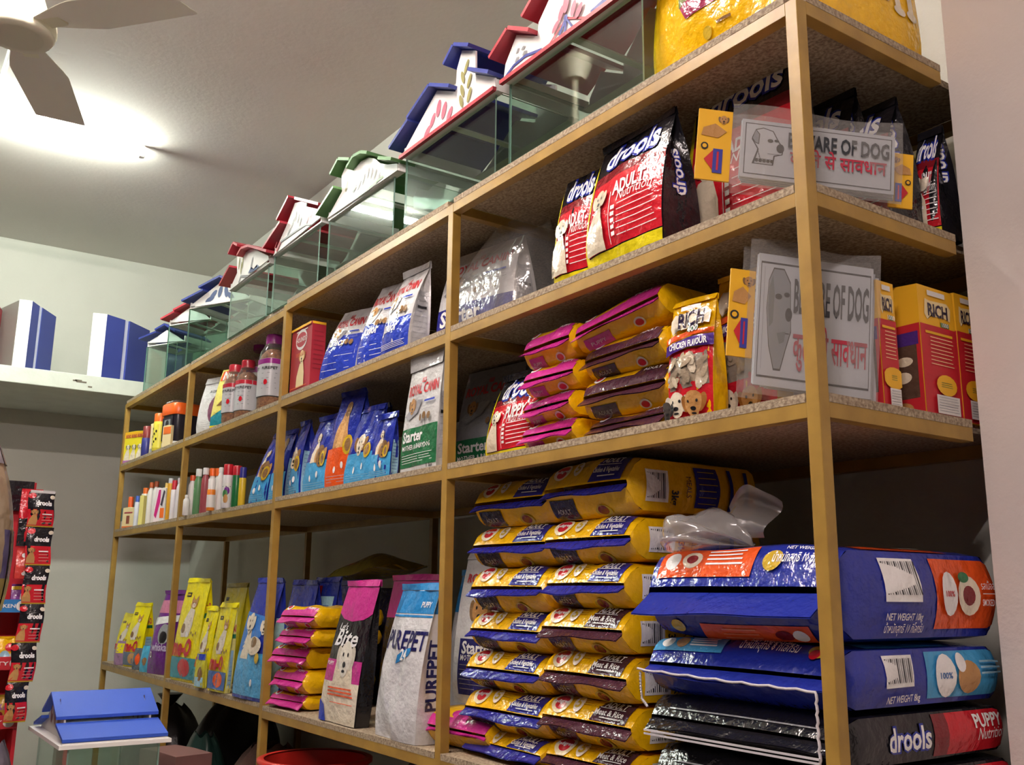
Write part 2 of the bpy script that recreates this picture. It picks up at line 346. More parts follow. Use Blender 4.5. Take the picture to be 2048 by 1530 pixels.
spec = [
 ('glass tank under the large red and white hood, beside the yellow bag', 0, (1018, 1284), 157,
  'tall white and red hood with a starburst, on the tank nearest the yellow bag',
  [(1007, 160), (1011, 128), (1033, 70), (1075, 72), (1077, 45), (1130, -72), (1216, -60), (1284, -78), (1284, -38)],
  [[(995, 124), (1031, 66)], [(1031, 66), (1073, 70)], [(1061, 42), (1130, -80)], [(1130, -80), (1288, -85)]], R_H,
  [('p', [(1032, 108), (1036, 97), (1040, 96), (1037, 106)], CUT_G), ('p', [(1043, 100), (1047, 92), (1052, 92), (1048, 100)], CUT_G), ('p', [(1030, 126), (1034, 115), (1039, 113), (1036, 123)], CUT_G), ('p', [(1045, 112), (1049, 102), (1056, 101), (1053, 109)], CUT_G),
   ('l', [(1009, 158), (1028, 132)], B_H, .004), ('l', [(1028, 132), (1052, 112)], B_H, .004), ('l', [(1052, 112), (1085, 99)], B_H, .004),
   ('l', [(1134, 37), (1095, 98)], R_H, .003), ('l', [(1134, 37), (1180, 36)], R_H, .003), ('l', [(1134, 37), (1120, 72)], B_H, .005), ('l', [(1134, 37), (1132, 66)], B_H, .004), ('l', [(1134, 37), (1150, 58)], B_H, .003), ('l', [(1184, 27), (1216, -2)], B_H, .007),
   ('e', (1134, 37), B_H, .008, .010, 0)] + fan_cut([((1114, 55), 40, .9), ((1125, 28), 65, 1.), ((1135, 8), 80, 1.25), ((1150, 18), 70, 1.), ((1161, 22), 50, 1.)], CUT_P, .035, .014), R_H),
 ('glass tank under the blue hood with the tower', 0, (810, 990), 318,
  'white and blue hood with a narrow tower and leaf cut-outs, red base line',
  [(805, 316), (808, 303), (874, 181), (911, 183), (914, 138), (924, 101), (951, 101), (951, 149), (990, 155), (991, 174)],
  [[(793, 303), (831, 246)], [(829, 243), (873, 178)], [(873, 178), (913, 180)], [(903, 136), (922, 98)], [(922, 98), (952, 99)], [(951, 147), (992, 153)]], B_H,
  fan_cut([((855, 264), 35, 1.2), ((866, 241), 55, 1.2), ((878, 217), 78, 1.35), ((889, 221), 68, 1.35), ((900, 228), 52, 1.2)], CUT_P, .034, .014) +
  [('e', p, CUT_O, .024, .009, a) for p, a in (((934, 134), 60), ((927, 155), 110), ((940, 162), 65), ((926, 182), 110), ((940, 190), 65), ((924, 203), 110))], R_H),
 ('glass tank under the green edged hood, reflecting the lamp', 0, (656, 787), 437,
  'white hood edged in green with a round arch and dark slits',
  [(654, 437), (684, 383), (683, 352), (692, 331), (711, 336), (722, 323), (737, 315), (748, 317), (758, 326), (775, 329), (794, 327), (795, 340)],
  [[(645, 434), (681, 379)], [(674, 354), (690, 324)], [(690, 324), (712, 325)], [(707, 341), (720, 319), (735, 311), (748, 312)], [(770, 323), (797, 325)]], G_H,
  [('e', p, m, .022, .006, a) for p, a, m in (((719, 371), 40, CUT_G), ((728, 359), 62, CUT_G), ((737, 347), 72, CUT_G), ((744, 347), 68, CUT_G), ((751, 350), 60, CUT_G), ((758, 356), 50, CUT_G), ((710, 378), 30, CUT_G), ((695, 372), 60, CUT_O))] +
  [('l', [(690, 420), (768, 352)], G_H, .003)], None),
 ('glass tank under the steep red hood with grey petals', 0, (546, 637), 513,
  'white hood with one steep dark red roof slope and grey petals',
  [(546, 512), (573, 451), (590, 406), (602, 403), (613, 406), (613, 413), (639, 419), (640, 435)],
  [[(537, 502), (573, 448)], [(566, 444), (590, 397)], [(602, 402), (650, 414)]], R_H,
  [('e', p, CUT_G, .024, .008, a) for p, a in (((579, 463), 30), ((586, 446), 55), ((592, 433), 75), ((597, 437), 70), ((601, 443), 60))] + [('e', p, CUT_P, .02, .007, 65) for p in ((615, 440), (621, 433), (626, 429))] +
  [('l', [(562, 484), (612, 449)], CUT_G, .004), ('l', [(612, 449), (622, 449)], CUT_G, .004), ('l', [(562, 484), (554, 503)], R_H, .009), ('l', [(556, 484), (551, 497)], R_H, .004)], None),
 ('glass tank under the hood with a dark red arch', 0, (459, 535), 583,
  'white hood with a dark red arch and small square tower',
  [(458, 582), (474, 546), (474, 513), (482, 497), (490, 506), (500, 499), (511, 498), (522, 505), (537, 512), (537, 519)],
  [[(450, 574), (471, 536)], [(468, 511), (478, 490)], [(478, 490), (486, 495)], [(486, 515), (494, 501), (508, 496)], [(508, 496), (545, 507)]], R_H,
  [('e', p, m, .03, .008, a) for p, a, m in (((479, 527), 85, CUT_O), ((486, 525), 85, CUT_O), ((483, 536), 85, CUT_O), ((504, 527), 70, CUT_G))] + [('l', [(482, 553), (497, 552)], CUT_G, .005), ('l', [(482, 553), (478, 566)], CUT_G, .005), ('p', [(497, 547), (503, 534), (509, 540), (515, 529), (520, 533), (508, 543)], CUT_B)], None)]
for lab, th, (u0, u1), v0, hlab, out, roofs, rm, dec, trim in spec:
    P = setP(out[0][0], out[0][1]); x0, x1 = xs(u0, TY, 2.55), xs(u1, TY, 2.55)
    zl = min(unpl(a, b, P, 0)[1] for a, b in out); tank(lab, (x0, TY), 0, x1-x0, .30, zl-Z['T']-.007)
    hood(hlab, (P[0], -.004, P[2]), 0, .31, out, roofs, rm, dec, trim)
# the three turned tanks at the far end
def turned(lab, hlab, u0, v0, y0, thd, w, d, out, roofs, rm, dec, htank):
    x = xs(u0, y0, 2.66); z = zs(v0, x, y0); x = xs(u0, y0, z); th = rad(thd)
    n = (sin(th)*.004, -cos(th)*.004)
    zl = min(unpl(a, b, (x, y0, z), th)[1] for a, b in out); tank(lab, (x, y0), th, w, d, zl-Z['T']-.002); hood(hlab, (x+n[0], y0+n[1], z), th, d+.01, out, roofs, rm, dec)
turned('glass tank under the pale blue edged hood with a fan window', 'white hood edged in blue with a blue fan shaped window', 379, 613, .03, 27, .42, .28,
  [(379, 613), (411, 588), (446, 561), (462, 570), (478, 581), (497, 592), (498, 597)],
  [[(371, 606), (414, 584)], [(405, 579), (447, 557)], [(447, 557), (472, 569)]], B_H,
  [('e', p, CUT_B, .034, .014, a) for p, a in (((420, 599), 20), ((427, 590), 45), ((441, 583), 75), ((453, 583), 100), ((462, 592), 140))] + [('l', [(391, 611), (494, 595)], W_H, .008)], .25)
turned('narrow glass tank under the plain red edged hood', 'plain white hood with a red roof edge, second from the far end of the rack', 338, 645, .05, 27, .30, .26,
  [(338, 645), (362, 628), (386, 611), (404, 624), (420, 638)], [[(329, 642), (356, 627)], [(354, 624), (386, 607)], [(386, 607), (408, 622)]], R_H, [], .24)
turned('smallest glass tank, at the far end of the rack top', 'plain white hood with a blue roof edge, at the far end of the rack', 294, 686, .07, 27, .26, .24,
  [(294, 686), (318, 671), (334, 660), (352, 671), (368, 682)], [[(285, 681), (319, 667)], [(317, 663), (336, 652)], [(336, 652), (356, 666)]], B_H, [], .22)
# loose hoods stood on end on the loft slab
def loose(label, plan, z0, z1, roofm, col=None):
    b = plan[0][0]; t = thing('tank_hood', label, 'tank hood', (b[0], b[1], z0), 0, 'spare tank hoods on the loft'); h = z1-z0
    for nm, (a, c), m, th in [(p[2], (p[0], p[1]), p[3], p[4]) for p in plan]:
        ax, ay = a[0]-b[0], a[1]-b[1]; cx, cy = c[0]-b[0], c[1]-b[1]; L = math.hypot(cx-ax, cy-ay); nx, ny = (cy-ay)/L*th, -(cx-ax)/L*th
        if nx > 0: nx, ny = -nx, -ny
        v = [(ax, ay), (cx, cy), (cx+nx, cy+ny), (ax+nx, ay+ny)]
        MB().add([(p[0], p[1], zz) for zz in (0, h) for p in v], [(3, 2, 1, 0), (4, 5, 6, 7), (0, 1, 5, 4), (1, 2, 6, 5), (2, 3, 7, 6), (3, 0, 4, 7)], m).build(nm, t)
    return t
t = loose('blue hood stood on end on the loft, its broad blue roof facing out',
  [((-5.335, -.205), (-5.315, -.125), 'side_board', W_H, .012), ((-5.318, -.124), (-5.39, .004), 'roof_panel', B_H, .012), ((-5.40, .006), (-5.415, .034), 'roof_gap', mat('hood_pale', '#C9CCE0', .5), .012), ((-5.40, .036), (-5.565, .205), 'roof_panel', B_H, .012), ((-5.36, -.19), (-5.55, -.15), 'gable_board', W_H, .008)], 2.553, 2.965, B_H)
m = MB(); m.lathe([(.012, 0), (.012, .004)], W_H, 10); m.v = [(-.03+c, .065+a*.6, .235+b) for a, b, c in m.v]; m.build('finger_hole', [c for c in t.children if c.name.startswith('roof_panel')][0])
loose('blue hood stood on end on the loft with its open white side in front',
  [((-5.31, -.632), (-5.30, -.562), 'side_board', W_H, .012), ((-5.305, -.56), (-5.40, -.505), 'roof_panel', B_H, .012), ((-5.405, -.503), (-5.43, -.486), 'roof_gap', mat('hood_pale', '#C9CCE0', .5), .012), ((-5.425, -.485), (-5.60, -.375), 'roof_panel', B_H, .012), ((-5.335, -.632), (-5.62, -.70), 'gable_board', mat('hood_shaded_white', '#8F8C86', .6), .008)], 2.553, 2.97, B_H)  # white gable board darkened in its colour to read as shaded
loose('dark red hood on the loft at the left edge of the picture',
  [((-5.42, -1.12), (-5.40, -.74), 'roof_panel', R_H, .012), ((-5.41, -.738), (-5.57, -.69), 'roof_panel', R_H, .012), ((-5.44, -1.12), (-5.62, -1.05), 'gable_board', W_H, .008)], 2.553, 2.95, R_H)
x0 = -5.42
loose('small blue hood seen through the smallest tank', [((-5.40, .30), (-5.44, .40), 'roof_panel', B_H, .012), ((-5.445, .405), (-5.55, .50), 'roof_panel', B_H, .012)], 2.553, 2.93, B_H)
# ---------------------------------------------------------------- packs
def place(uL, uM, y0, z, th):      # front left corner, and width so that the front right corner meets uM
    x0 = xs(uL, y0, z); t = rad(th); f = lambda w: upx(x0+w*cos(t), y0+w*sin(t), z) - uM; a, b = .005, 1.2
    for _ in range(40):
        c = (a+b)/2
        if f(c) < 0: a = c
        else: b = c
    return x0, (a+b)/2
def depth_to(x0, y0, w, uR, z, th):
    t = rad(th); px, py = x0+w*cos(t), y0+w*sin(t); a, b = .005, .6
    f = lambda d: upx(px-d*sin(t), py+d*cos(t), z) - uR
    for _ in range(40):
        c = (a+b)/2
        if f(c) < 0: a = c
        else: b = c
    return (a+b)/2
def bag_surf(w, d, h, seed, taper=.95, bul=.10, lx=0., ly=0., crk=.003, fold=.3, dtop=.05, p=2.4):
    R = random.Random(seed); q = [R.uniform(0, 6.28) for _ in range(8)]
    dp = lambda v: d*max(dtop, 1-v**p)*(.9+.1*min(1, v*6)); wv = lambda v: w*(1+(taper-1)*v)*(.96+.04*min(1, v*8))
    def wr(u, v, k): return crk*(sin(6*u+3*v+q[0]+k)*sin(8*v+q[1]) + .6*sin(13*v+5*u+q[2]+k)*sin(7*u+q[3]) + .4*sin(19*u-8*v+q[4]))
    def em(u): return max(0, sin(pi*u))**.6
    def F(u, v): return ((u-.5)*wv(v)+lx*v, -dp(v)*.45-bul*d*em(u)*max(0, sin(pi*min(1, .06+v*.94)))**.8 + wr(u, v, 0)*em(u) + ly*v*v, h*v)
    def B(u, v): return ((.5-u)*wv(v)+lx*v, dp(v)*.45+bul*d*em(u)*max(0, sin(pi*min(1, .06+v*.94)))**.8 + wr(u, v, 2)*em(u) + ly*v*v, h*v)
    def Rs(s, v): return (wv(v)/2+lx*v-fold*d*v**1.6*(1-abs(2*s-1)) + crk*1.2*sin(3*s+7*v+q[5])*sin(pi*s), (s-.5)*dp(v)*.9+ly*v*v, h*v)
    def Ls(s, v): return (-wv(v)/2+lx*v+fold*d*v**1.6*(1-abs(2*s-1)) - crk*1.2*sin(3*s+6*v+q[6])*sin(pi*s), (.5-s)*dp(v)*.9+ly*v*v, h*v)
    return F, Rs, Ls, B, wv, dp
def bag(name, label, uL, uM, uR, vT, y0, lv, th, base, art=None, side=None, seal=None, sealh=.02, d=None, h=None, group=None, cat='bag', w=None, dz=0., front=None, **kw):
    z = (Z[lv] if isinstance(lv, str) else lv) + .001 + dz
    x0, w_ = place(uL, uM, y0, z, th); w = w or w_; d = d or depth_to(x0, y0, w, uR, z, th); t = rad(th)
    fx, fy = x0+w/2*cos(t), y0+w/2*sin(t)
    if h is None: h = zs(vT, fx, fy) - z - (sealh if seal else 0)
    root = thing(name, label, cat, (fx-d/2*sin(t), fy+d/2*cos(t), z), t, group)
    F, Rs, Ls, B, wv, dp = bag_surf(w, d, h, sum(map(ord, label)), **kw)
    m = MB(); m.grid(F, 14, 20, front or base).grid(Rs, 6, 14, side or base).grid(Ls, 6, 14, side or base).grid(B, 8, 12, base)
    m.add([F(0, 0), F(1, 0), B(0, 0), B(1, 0)], [(3, 2, 1, 0)], base)
    m.add([F(0, 1), F(1, 1), B(0, 1), B(1, 1)], [(0, 1, 2, 3)], base)
    if art: art(Art(m, F, w, h), Art(m, Rs, d, h))
    m.build('body', root)
    if seal:
        lx, ly, W = kw.get('lx', 0), kw.get('ly', 0), wv(1); R = random.Random(label); a = R.uniform(0, 6)
        s = MB(); k = lambda u: .004*sin(5*u+a)
        for sg in (-1, 1): s.grid(lambda u, v: ((u-.5)*W+lx, ly+sg*(.002+.004*(1-v))+k(u)*v*2, h+(sealh+k(u)*.5)*v), 12, 2, seal)
        s.build('top_seal', root)
    return root
def pouch_surf(w, l, t, seed, edge=.84, nose=.10, crk=.0022, tilt=0.):
    R = random.Random(seed); q = [R.uniform(0, 6.28) for _ in range(6)]; zc = t*.5
    def e(v):
        a = min(1, max(0, v)/nose); b = min(1, max(0, 1-v)/.10); return (.16+.84*(1-(1-a)**1.7)**.85)*(1-(1-b)**2.2)**.75*(.955+.045*min(1, a+max(0, v-nose)*3))
    def lat(u): return 1-(1-edge)*abs(2*u-1)**5
    def wr(u, v): return crk*(sin(9*u+q[0])*sin(17*v+q[1])+.7*sin(23*v+6*u+q[2]))
    def top(u, v): return ((u-.5)*w*(.95+.05*e(v)), l*v, zc+t/2*e(v)*lat(u)+wr(u, v)*e(v)*sin(pi*u))
    def bot(u, v): return ((u-.5)*w*(.95+.05*e(v)), l*v, zc-t/2*e(v)*lat(u)*(.98)+wr(u, v+3)*e(v)*.5*sin(pi*u))
    def tf(u, s): return top(u, nose*s)
    def bf(u, s): return bot(u, nose*(1-s))
    def rs(s, v):
        a, b = bot(1, s), top(1, s); return (a[0]+.10*t*sin(pi*v)*e(s)*(1+.5*sin(9*s+q[3])), a[1], a[2]+(b[2]-a[2])*v)
    def ls(s, v):
        a, b = bot(0, 1-s), top(0, 1-s); return (a[0]-.10*t*sin(pi*v)*e(1-s)*(1+.5*sin(9*s+q[4])), a[1], a[2]+(b[2]-a[2])*v)
    return top, bot, tf, bf, rs, ls, zc, q
def pouch(name, label, x, y, z, w, l, t, th, base, fin, art=None, group=None, cat='pouch', finl=.028, seed=None, tip=0., name2='end_seal', fin2=None, **kw):
    root = thing(name, label, cat, (x, y, z), rad(th), group)
    if tip: root.rotation_euler = (0, rad(tip), rad(th))
    top, bot, tf, bf, rs, ls, zc, q = pouch_surf(w, l, t, seed or label, **kw)
    m = MB(); m.grid(top, 12, 24, base)
    g = len(m.f); m.grid(lambda u, v: bot(1-u, v), 12, 24, base).grid(rs, 20, 4, base).grid(ls, 20, 4, base)
    if art: art(Art(m, tf, w, .5*t+.5*kw.get('nose', .10)*l), Art(m, bf, w, .5*t+.5*kw.get('nose', .10)*l), Art(m, rs, l, t), Art(m, lambda u, v: top(u, v), w, l))
    m.build('body', root)
    if fin:
        s = MB(); wv = lambda u: .006*sin(5*u+q[0])+.004*sin(11*u+q[1])
        def fs(u, v, o): return ((u-.5)*w*.97, .004-finl*v*.75, zc+o-finl*v*(.55+18*wv(u))+wv(u)*v)
        s.grid(lambda u, v: fs(u, v, .0012), 14, 2, fin).grid(lambda u, v: fs(u, v, -.0012), 14, 2, fin2 or fin); s.build(name2, root)
    return root
def carton(name, label, x, y, z, w, d, h, th, base, art=None, group=None, cat='box', lid=None, seam=True):
    root = thing(name, label, cat, (x, y, z), rad(th), group)     # origin at the front left corner
    m = MB().box(0, 0, 0, w, d, h, base)
    if art: art(Art(m, lambda u, v: (u*w, 0, v*h), w, h), Art(m, lambda s, v: (w, s*d, v*h), d, h))
    m.build('body', root)
    (MB().prism([(.001, h), (w-.001, h), (w*.5, h+.004)], .001, d-.001, lid or base) if seam else MB().box(.001, .001, h, w-.001, d-.001, h+.004, lid or base)).build('lid_flaps', root)
    return root
def bottle(label, u, vT, y, lv, r, prof, bodym, capm, capr=.6, caph=.2, labelm=None, lab=(.15, .75), art=None, name='bottle', group=None, sq=0., z=None, shoulder=True, n=18):
    z = z or Z[lv]+.001; x = xs(u, y, z); h = zs(vT, x, y) - z; hb = h*(1-caph)
    root = thing(name, label, 'bottle' if name == 'bottle' else name.split('_')[-1], (x, y, z), 0, group)
    pr = [(r*.93, 0), (r, h*.02), (r, hb*.78), (r*.9, hb*.88), (r*capr*.85, hb*.96), (r*capr*.85, hb)] if shoulder else [(r*.95, 0), (r, h*.015), (r, hb*.985), (r*.96, hb)]
    if prof: pr = [(a*r, b*hb) for a, b in prof]
    b = MB().lathe(pr, bodym, n, sq=sq)
    bo = b.build('body', root)
    c = MB().lathe([(r*capr, hb-.002), (r*capr, h*.985), (r*capr*.9, h)], capm, n, sq=sq); c.build('cap', root)
    if labelm:
        g = MB(); a0 = rad(-100); sp = rad(200)
        S = lambda s, v: ((r+.0006)*cos(rad(-45)-sp/2+sp*s), (r+.0006)*sin(rad(-45)-sp/2+sp*s), hb*(lab[0]+(lab[1]-lab[0])*v))
        g.grid(S, 14, 3, labelm)
        if art: art(Art(g, S, r*sp, hb*(lab[1]-lab[0]), .0004))
        g.build('paper_label', bo)
    return root
# ---------------------------------------------------------------- prints
def a_drools(word='ADULT', lv=.56):
    def f(F, R):
        F.rect(0, .10, 1, .66, RED).rect(0, .66, 1, .74, DRED).rect(0, 0, 1, .09, LYE)
        F.poly([(0, 0), (.06, .0), (.05, .75), (.0, .9)], LYE)
        F.logo('drools', .54, .87, .06, wid=F.w*.72)
        F.text(word, .62, .545, .032, TXW, .035, wid=F.w*.40).text('Nutrition', .70, .47, .024, TXW, sh=.3, wid=F.w*.42)
        F.rect(.395, .12, .402, .53, TXW); F.lines(.50, .95, .16, .40, 6, TXW, .002)
        for k in range(5): F.rect(.43, .17+.05*k, .475, .20+.05*k, TXW, n=1)
        F.dogsit(.22, .10, .5*F.h, FUR, CRM)
        R.rect(0, 0, 1, 1, BLK).logo('drools', .5, lv, .042, rot=rad(90), wid=R.h*.38)
    return f
def a_rc(colm, title, sub, kg, low=.42, dogc=TAN, ts=.032):
    def f(F, R):
        F.rect(0, .04, 1, low, colm)
        F.text('ROYAL CANIN', .5, .80, .03, TXR, .03, wid=F.w*.86).text('m', .5, .87, .022, TXR, .02, rot=pi)
        F.text(title, .06, low-.03-ts/2/F.h, ts, TXW, .03, al='l', wid=F.w*.56)
        if sub: F.text(sub, .06, low-.05-ts*1.35/F.h, ts*.45, TXW, .015, al='l', wid=F.w*.78)
        F.lines(.06, .9, .08, low-.07-ts*1.9/F.h, 4, TXW, .0016); F.text(kg, .86, .02, .014, INK, .02)
        F.poly([(.06, .55), (.2, .50), (.42, .56), (.55, .68), (.42, .69), (.2, .62)], GRY).dog(.26, .63, .028, dogc)
        F.rect(.62, .645, .9, .665, RBLU).lines(.58, .92, .57, .63, 3, GRY, .0012)
        for k in range(3): F.ell(.56+.12*k, .50+.01*(k % 2), .011, .011, FURD, n=10)
        R.rect(.12, .08, .88, .72, film('#B9BBBF')).lines(.18, .82, .14, .66, 9, GRY, .0016).rect(.2, .5, .8, .53, INK, n=2)
    return f
def a_smart(low, breed=0):
    def f(F, R):
        F.rect(0, .02, 1, .42, low)
        if breed == 0: F.dogsit(.42, .40, .42*F.h, CRM, FURD).dog(.66, .47, .05*F.h/.3, FURD, INK, TAN)
        elif breed == 1: F.poly([(.2, .42), (.24, .62), (.4, .82), (.55, .86), (.66, .66), (.78, .42)], TAN).poly([(.36, .42), (.44, .66), (.54, .72), (.6, .42)], film('#D9A868')).ell(.52, .84, .022, .028, FURD)
        else: F.dog(.46, .52, .05*F.h/.3, FUR, INK, FURD)
        F.ell(.76, .44, .024*F.h/.28, .03*F.h/.28, OKR).ell(.76, .44, .015*F.h/.28, .02*F.h/.28, FURD)
        F.ell(.36, .19, .008, .012, TXW).ell(.62, .23, .008, .012, TXW).lines(.1, .9, .06, .12, 3, PBL, .0012)
        R.rect(.08, .02, .92, .62, PBL).lines(.16, .84, .08, .56, 10, BLU, .0012).ell(.5, .82, .4*R.w, .05, BLU)
    return f
def a_meo(blob=RED, low=TEAL):
    def f(F, R):
        F.rect(.12, .85, .34, .895, INK); F.rect(.15, .865, .31, .882, OKR, n=2)
        F.poly([(.50, .74), (.66, .72), (.66, .56), (.58, .45), (.30, .44), (.24, .50), (.32, .62), (.44, .70)], CRM).ell(.34, .53, .08*F.w, .05*F.h, FURD).ell(.50, .47, .03*F.w, .03*F.h, TXW)
        F.poly([(.46, .80), (.48, .87), (.55, .83)], TAN).poly([(.62, .83), (.69, .87), (.71, .80)], TAN).ell(.58, .78, .12*F.w, .045*F.h, TAN).ell(.58, .765, .06*F.w, .025*F.h, CRM).ell(.54, .79, .012*F.w, .008*F.h, INK, n=8).ell(.63, .79, .012*F.w, .008*F.h, INK, n=8).ell(.585, .768, .014*F.w, .005*F.h, PNK, n=8)
        for k in range(4): F.ell(.62+.08*k, .47+.02*(k % 2), .005, .007, FURD, n=8)
        F.text('me-O', .42, .34, .058*F.h/.36, TXR, .05, wid=F.w*.74, sh=.15)
        F.rect(.02, .03, 1, .24, low).ell(.58, .14, .26*F.w, .09*F.h, blob)
        R.text('me-O', .5, .76, .03, TXR, .04, wid=R.w*.7).rect(.1, .64, .9, .69, RGRN).rect(.2, .06, .8, .5, PBL).lines(.25, .75, .1, .46, 8, RBLU, .0012)
    return f
def a_ped(col, flav):
    P_DARK = col
    def f(T, Bm, R, top):
        T.rect(.55, .02, .93, .97, col).poly([(.55, .02), (.66, .97), (.55, .97), (.5, .5)], YEL)
        T.ell(.17, .52, .036, .033, film('#F6E9BE')).ell(.17, .60, .026, .017, RED).ell(.175, .38, .020, .014, RED).text('Pedigree', .17, .50, .011, TXW, .02, wid=T.w*.18)
        T.ell(.38, .5, .018, .026, CRM).text('5', .38, .5, .03, OKR, .02).lines(.43, .52, .45, .70, 3, OKR, .003)
        T.text('ADULT', .77, .64, .02, TXW, .02, wid=T.w*.22, sh=.2).rect(.62, .45, .88, .475, TXW, n=2).text(flav, .74, .28, .014, TXW, .015, wid=T.w*.30).rect(.66, .10, .86, .125, TXW, n=2)
        Bm.rect(.05, .18, .36, .92, film('#2A2440') if col is NAVY else col).text('ADULT', .2, .58, .016, film('#A09A98'), .015, wid=Bm.w*.17)
        Bm.ell(.66, .46, .030, .022, OKR).ell(.66, .5, .02, .016, DRED)
        R.rect(.10, .18, .27, .80, TXW); 
        for k in range(11): R.rect(.112+.013*k, .25, .112+.013*k+(.004 if k % 3 else .008), .74, INK, n=1)
        R.text('3kg', .31, .28, .020, INK, .03, rot=rad(-90)).rect(.45, .12, .62, .9, col).lines(.47, .60, .2, .8, 6, OKR, .002).text('MEALS', .40, .5, .014, BRN, 0, rot=rad(-90)).rect(.70, .1, .73, .9, NAVY).rect(.84, .1, .87, .9, NAVY)
        top.poly([(.15, .3), (.8, .32), (.86, .6), (.5, .75), (.2, .6)], CRM).poly([(.3, .36), (.6, .38), (.62, .55), (.4, .6)], TAN)
    return f
def a_pup(col, word='PUPPY'):
    def f(T, Bm, R, top):
        T.rect(.0, .0, 1, .42, col).poly([(.55, .05), (.96, .05), (.96, .8), (.66, .8)], col).ell(.15, .72, .020, .018, TXW).ell(.15, .72, .013, .011, RED)
        T.text(word, .8, .62, .012, TXW, .02, wid=T.w*.2)
        Bm.rect(.08, .12, .40, .82, col).text(word, .24, .5, .012, film('#D9A8C8') if col is PNK else film('#A09A98'), .015, wid=Bm.w*.18).ell(.72, .5, .018, .016, CRM).ell(.72, .5, .013, .011, RED)
        R.rect(.5, .2, .68, .8, GRY).lines(.52, .66, .28, .72, 5, INK, .0015)
    return f
# ---------------------------------------------------------------- second shelf, near bay: black and red bags and the wide sign
G1 = 'black and red bags on the second shelf'
bag('dog_food_bag', 'black and red dog food bag with ADULT print, standing clear of the signs', 1168, 1322, 1370, 243, .012, 'A', -3, BLK, a_drools(), seal=BLK, d=.125, group=G1, taper=.94, bul=.16, crk=.004)
bag('dog_food_bag', 'black and red bag half hidden behind the bag with ADULT print', 1104, 1192, None, 392, .03, 'A', 4, BLK, a_drools(), d=.10, group=G1, w=.15, h=.30, taper=.9, bul=.14)
bag('dog_food_bag', 'black and red bag behind the wide sign, yellow strip on its left edge', 1371, 1575, None, 118, .15, 'A', 0, BLK, a_drools(), seal=BLK, d=.12, group=G1, taper=.97, bul=.10, w=.31)
def sidebag(label, u0, u1, x, w, h):
    y0, y1 = ys(u0, x, 2.2), ys(u1, x, 2.2); zz = Z['A']+.001; d = y1-y0
    root = thing('dog_food_bag', label, 'bag', (x-w/2, (y0+y1)/2, zz), 0, G1); F, Rs, Ls, B, wv, dp = bag_surf(w, d, h, u0, taper=.96, crk=.004, p=3.2)
    m = MB(); m.grid(F, 12, 18, BLK).grid(Rs, 6, 14, BLK).grid(Ls, 4, 10, BLK).grid(B, 6, 10, BLK); a_drools('ADULT', .74)(Art(m, F, w, h), Art(m, Rs, d, h)); m.build('body', root)
    s = MB()
    for sg in (-1, 1): s.grid(lambda u, v: ((u-.5)*wv(1), sg*(.002+.004*(1-v)), h+.02*v), 8, 2, BLK)
    s.build('top_seal', root)
sidebag('black bag with upright white lettering on its side, first past the corner post', 1690, 1757, -.12, .26, .335)
sidebag('black bag with upright white lettering, behind the right end of the wide sign', 1766, 1842, -.055, .25, .30)
sidebag('narrow red faced black bag nearest the white pillar', 1868, 1915, -.022, .062, .25)
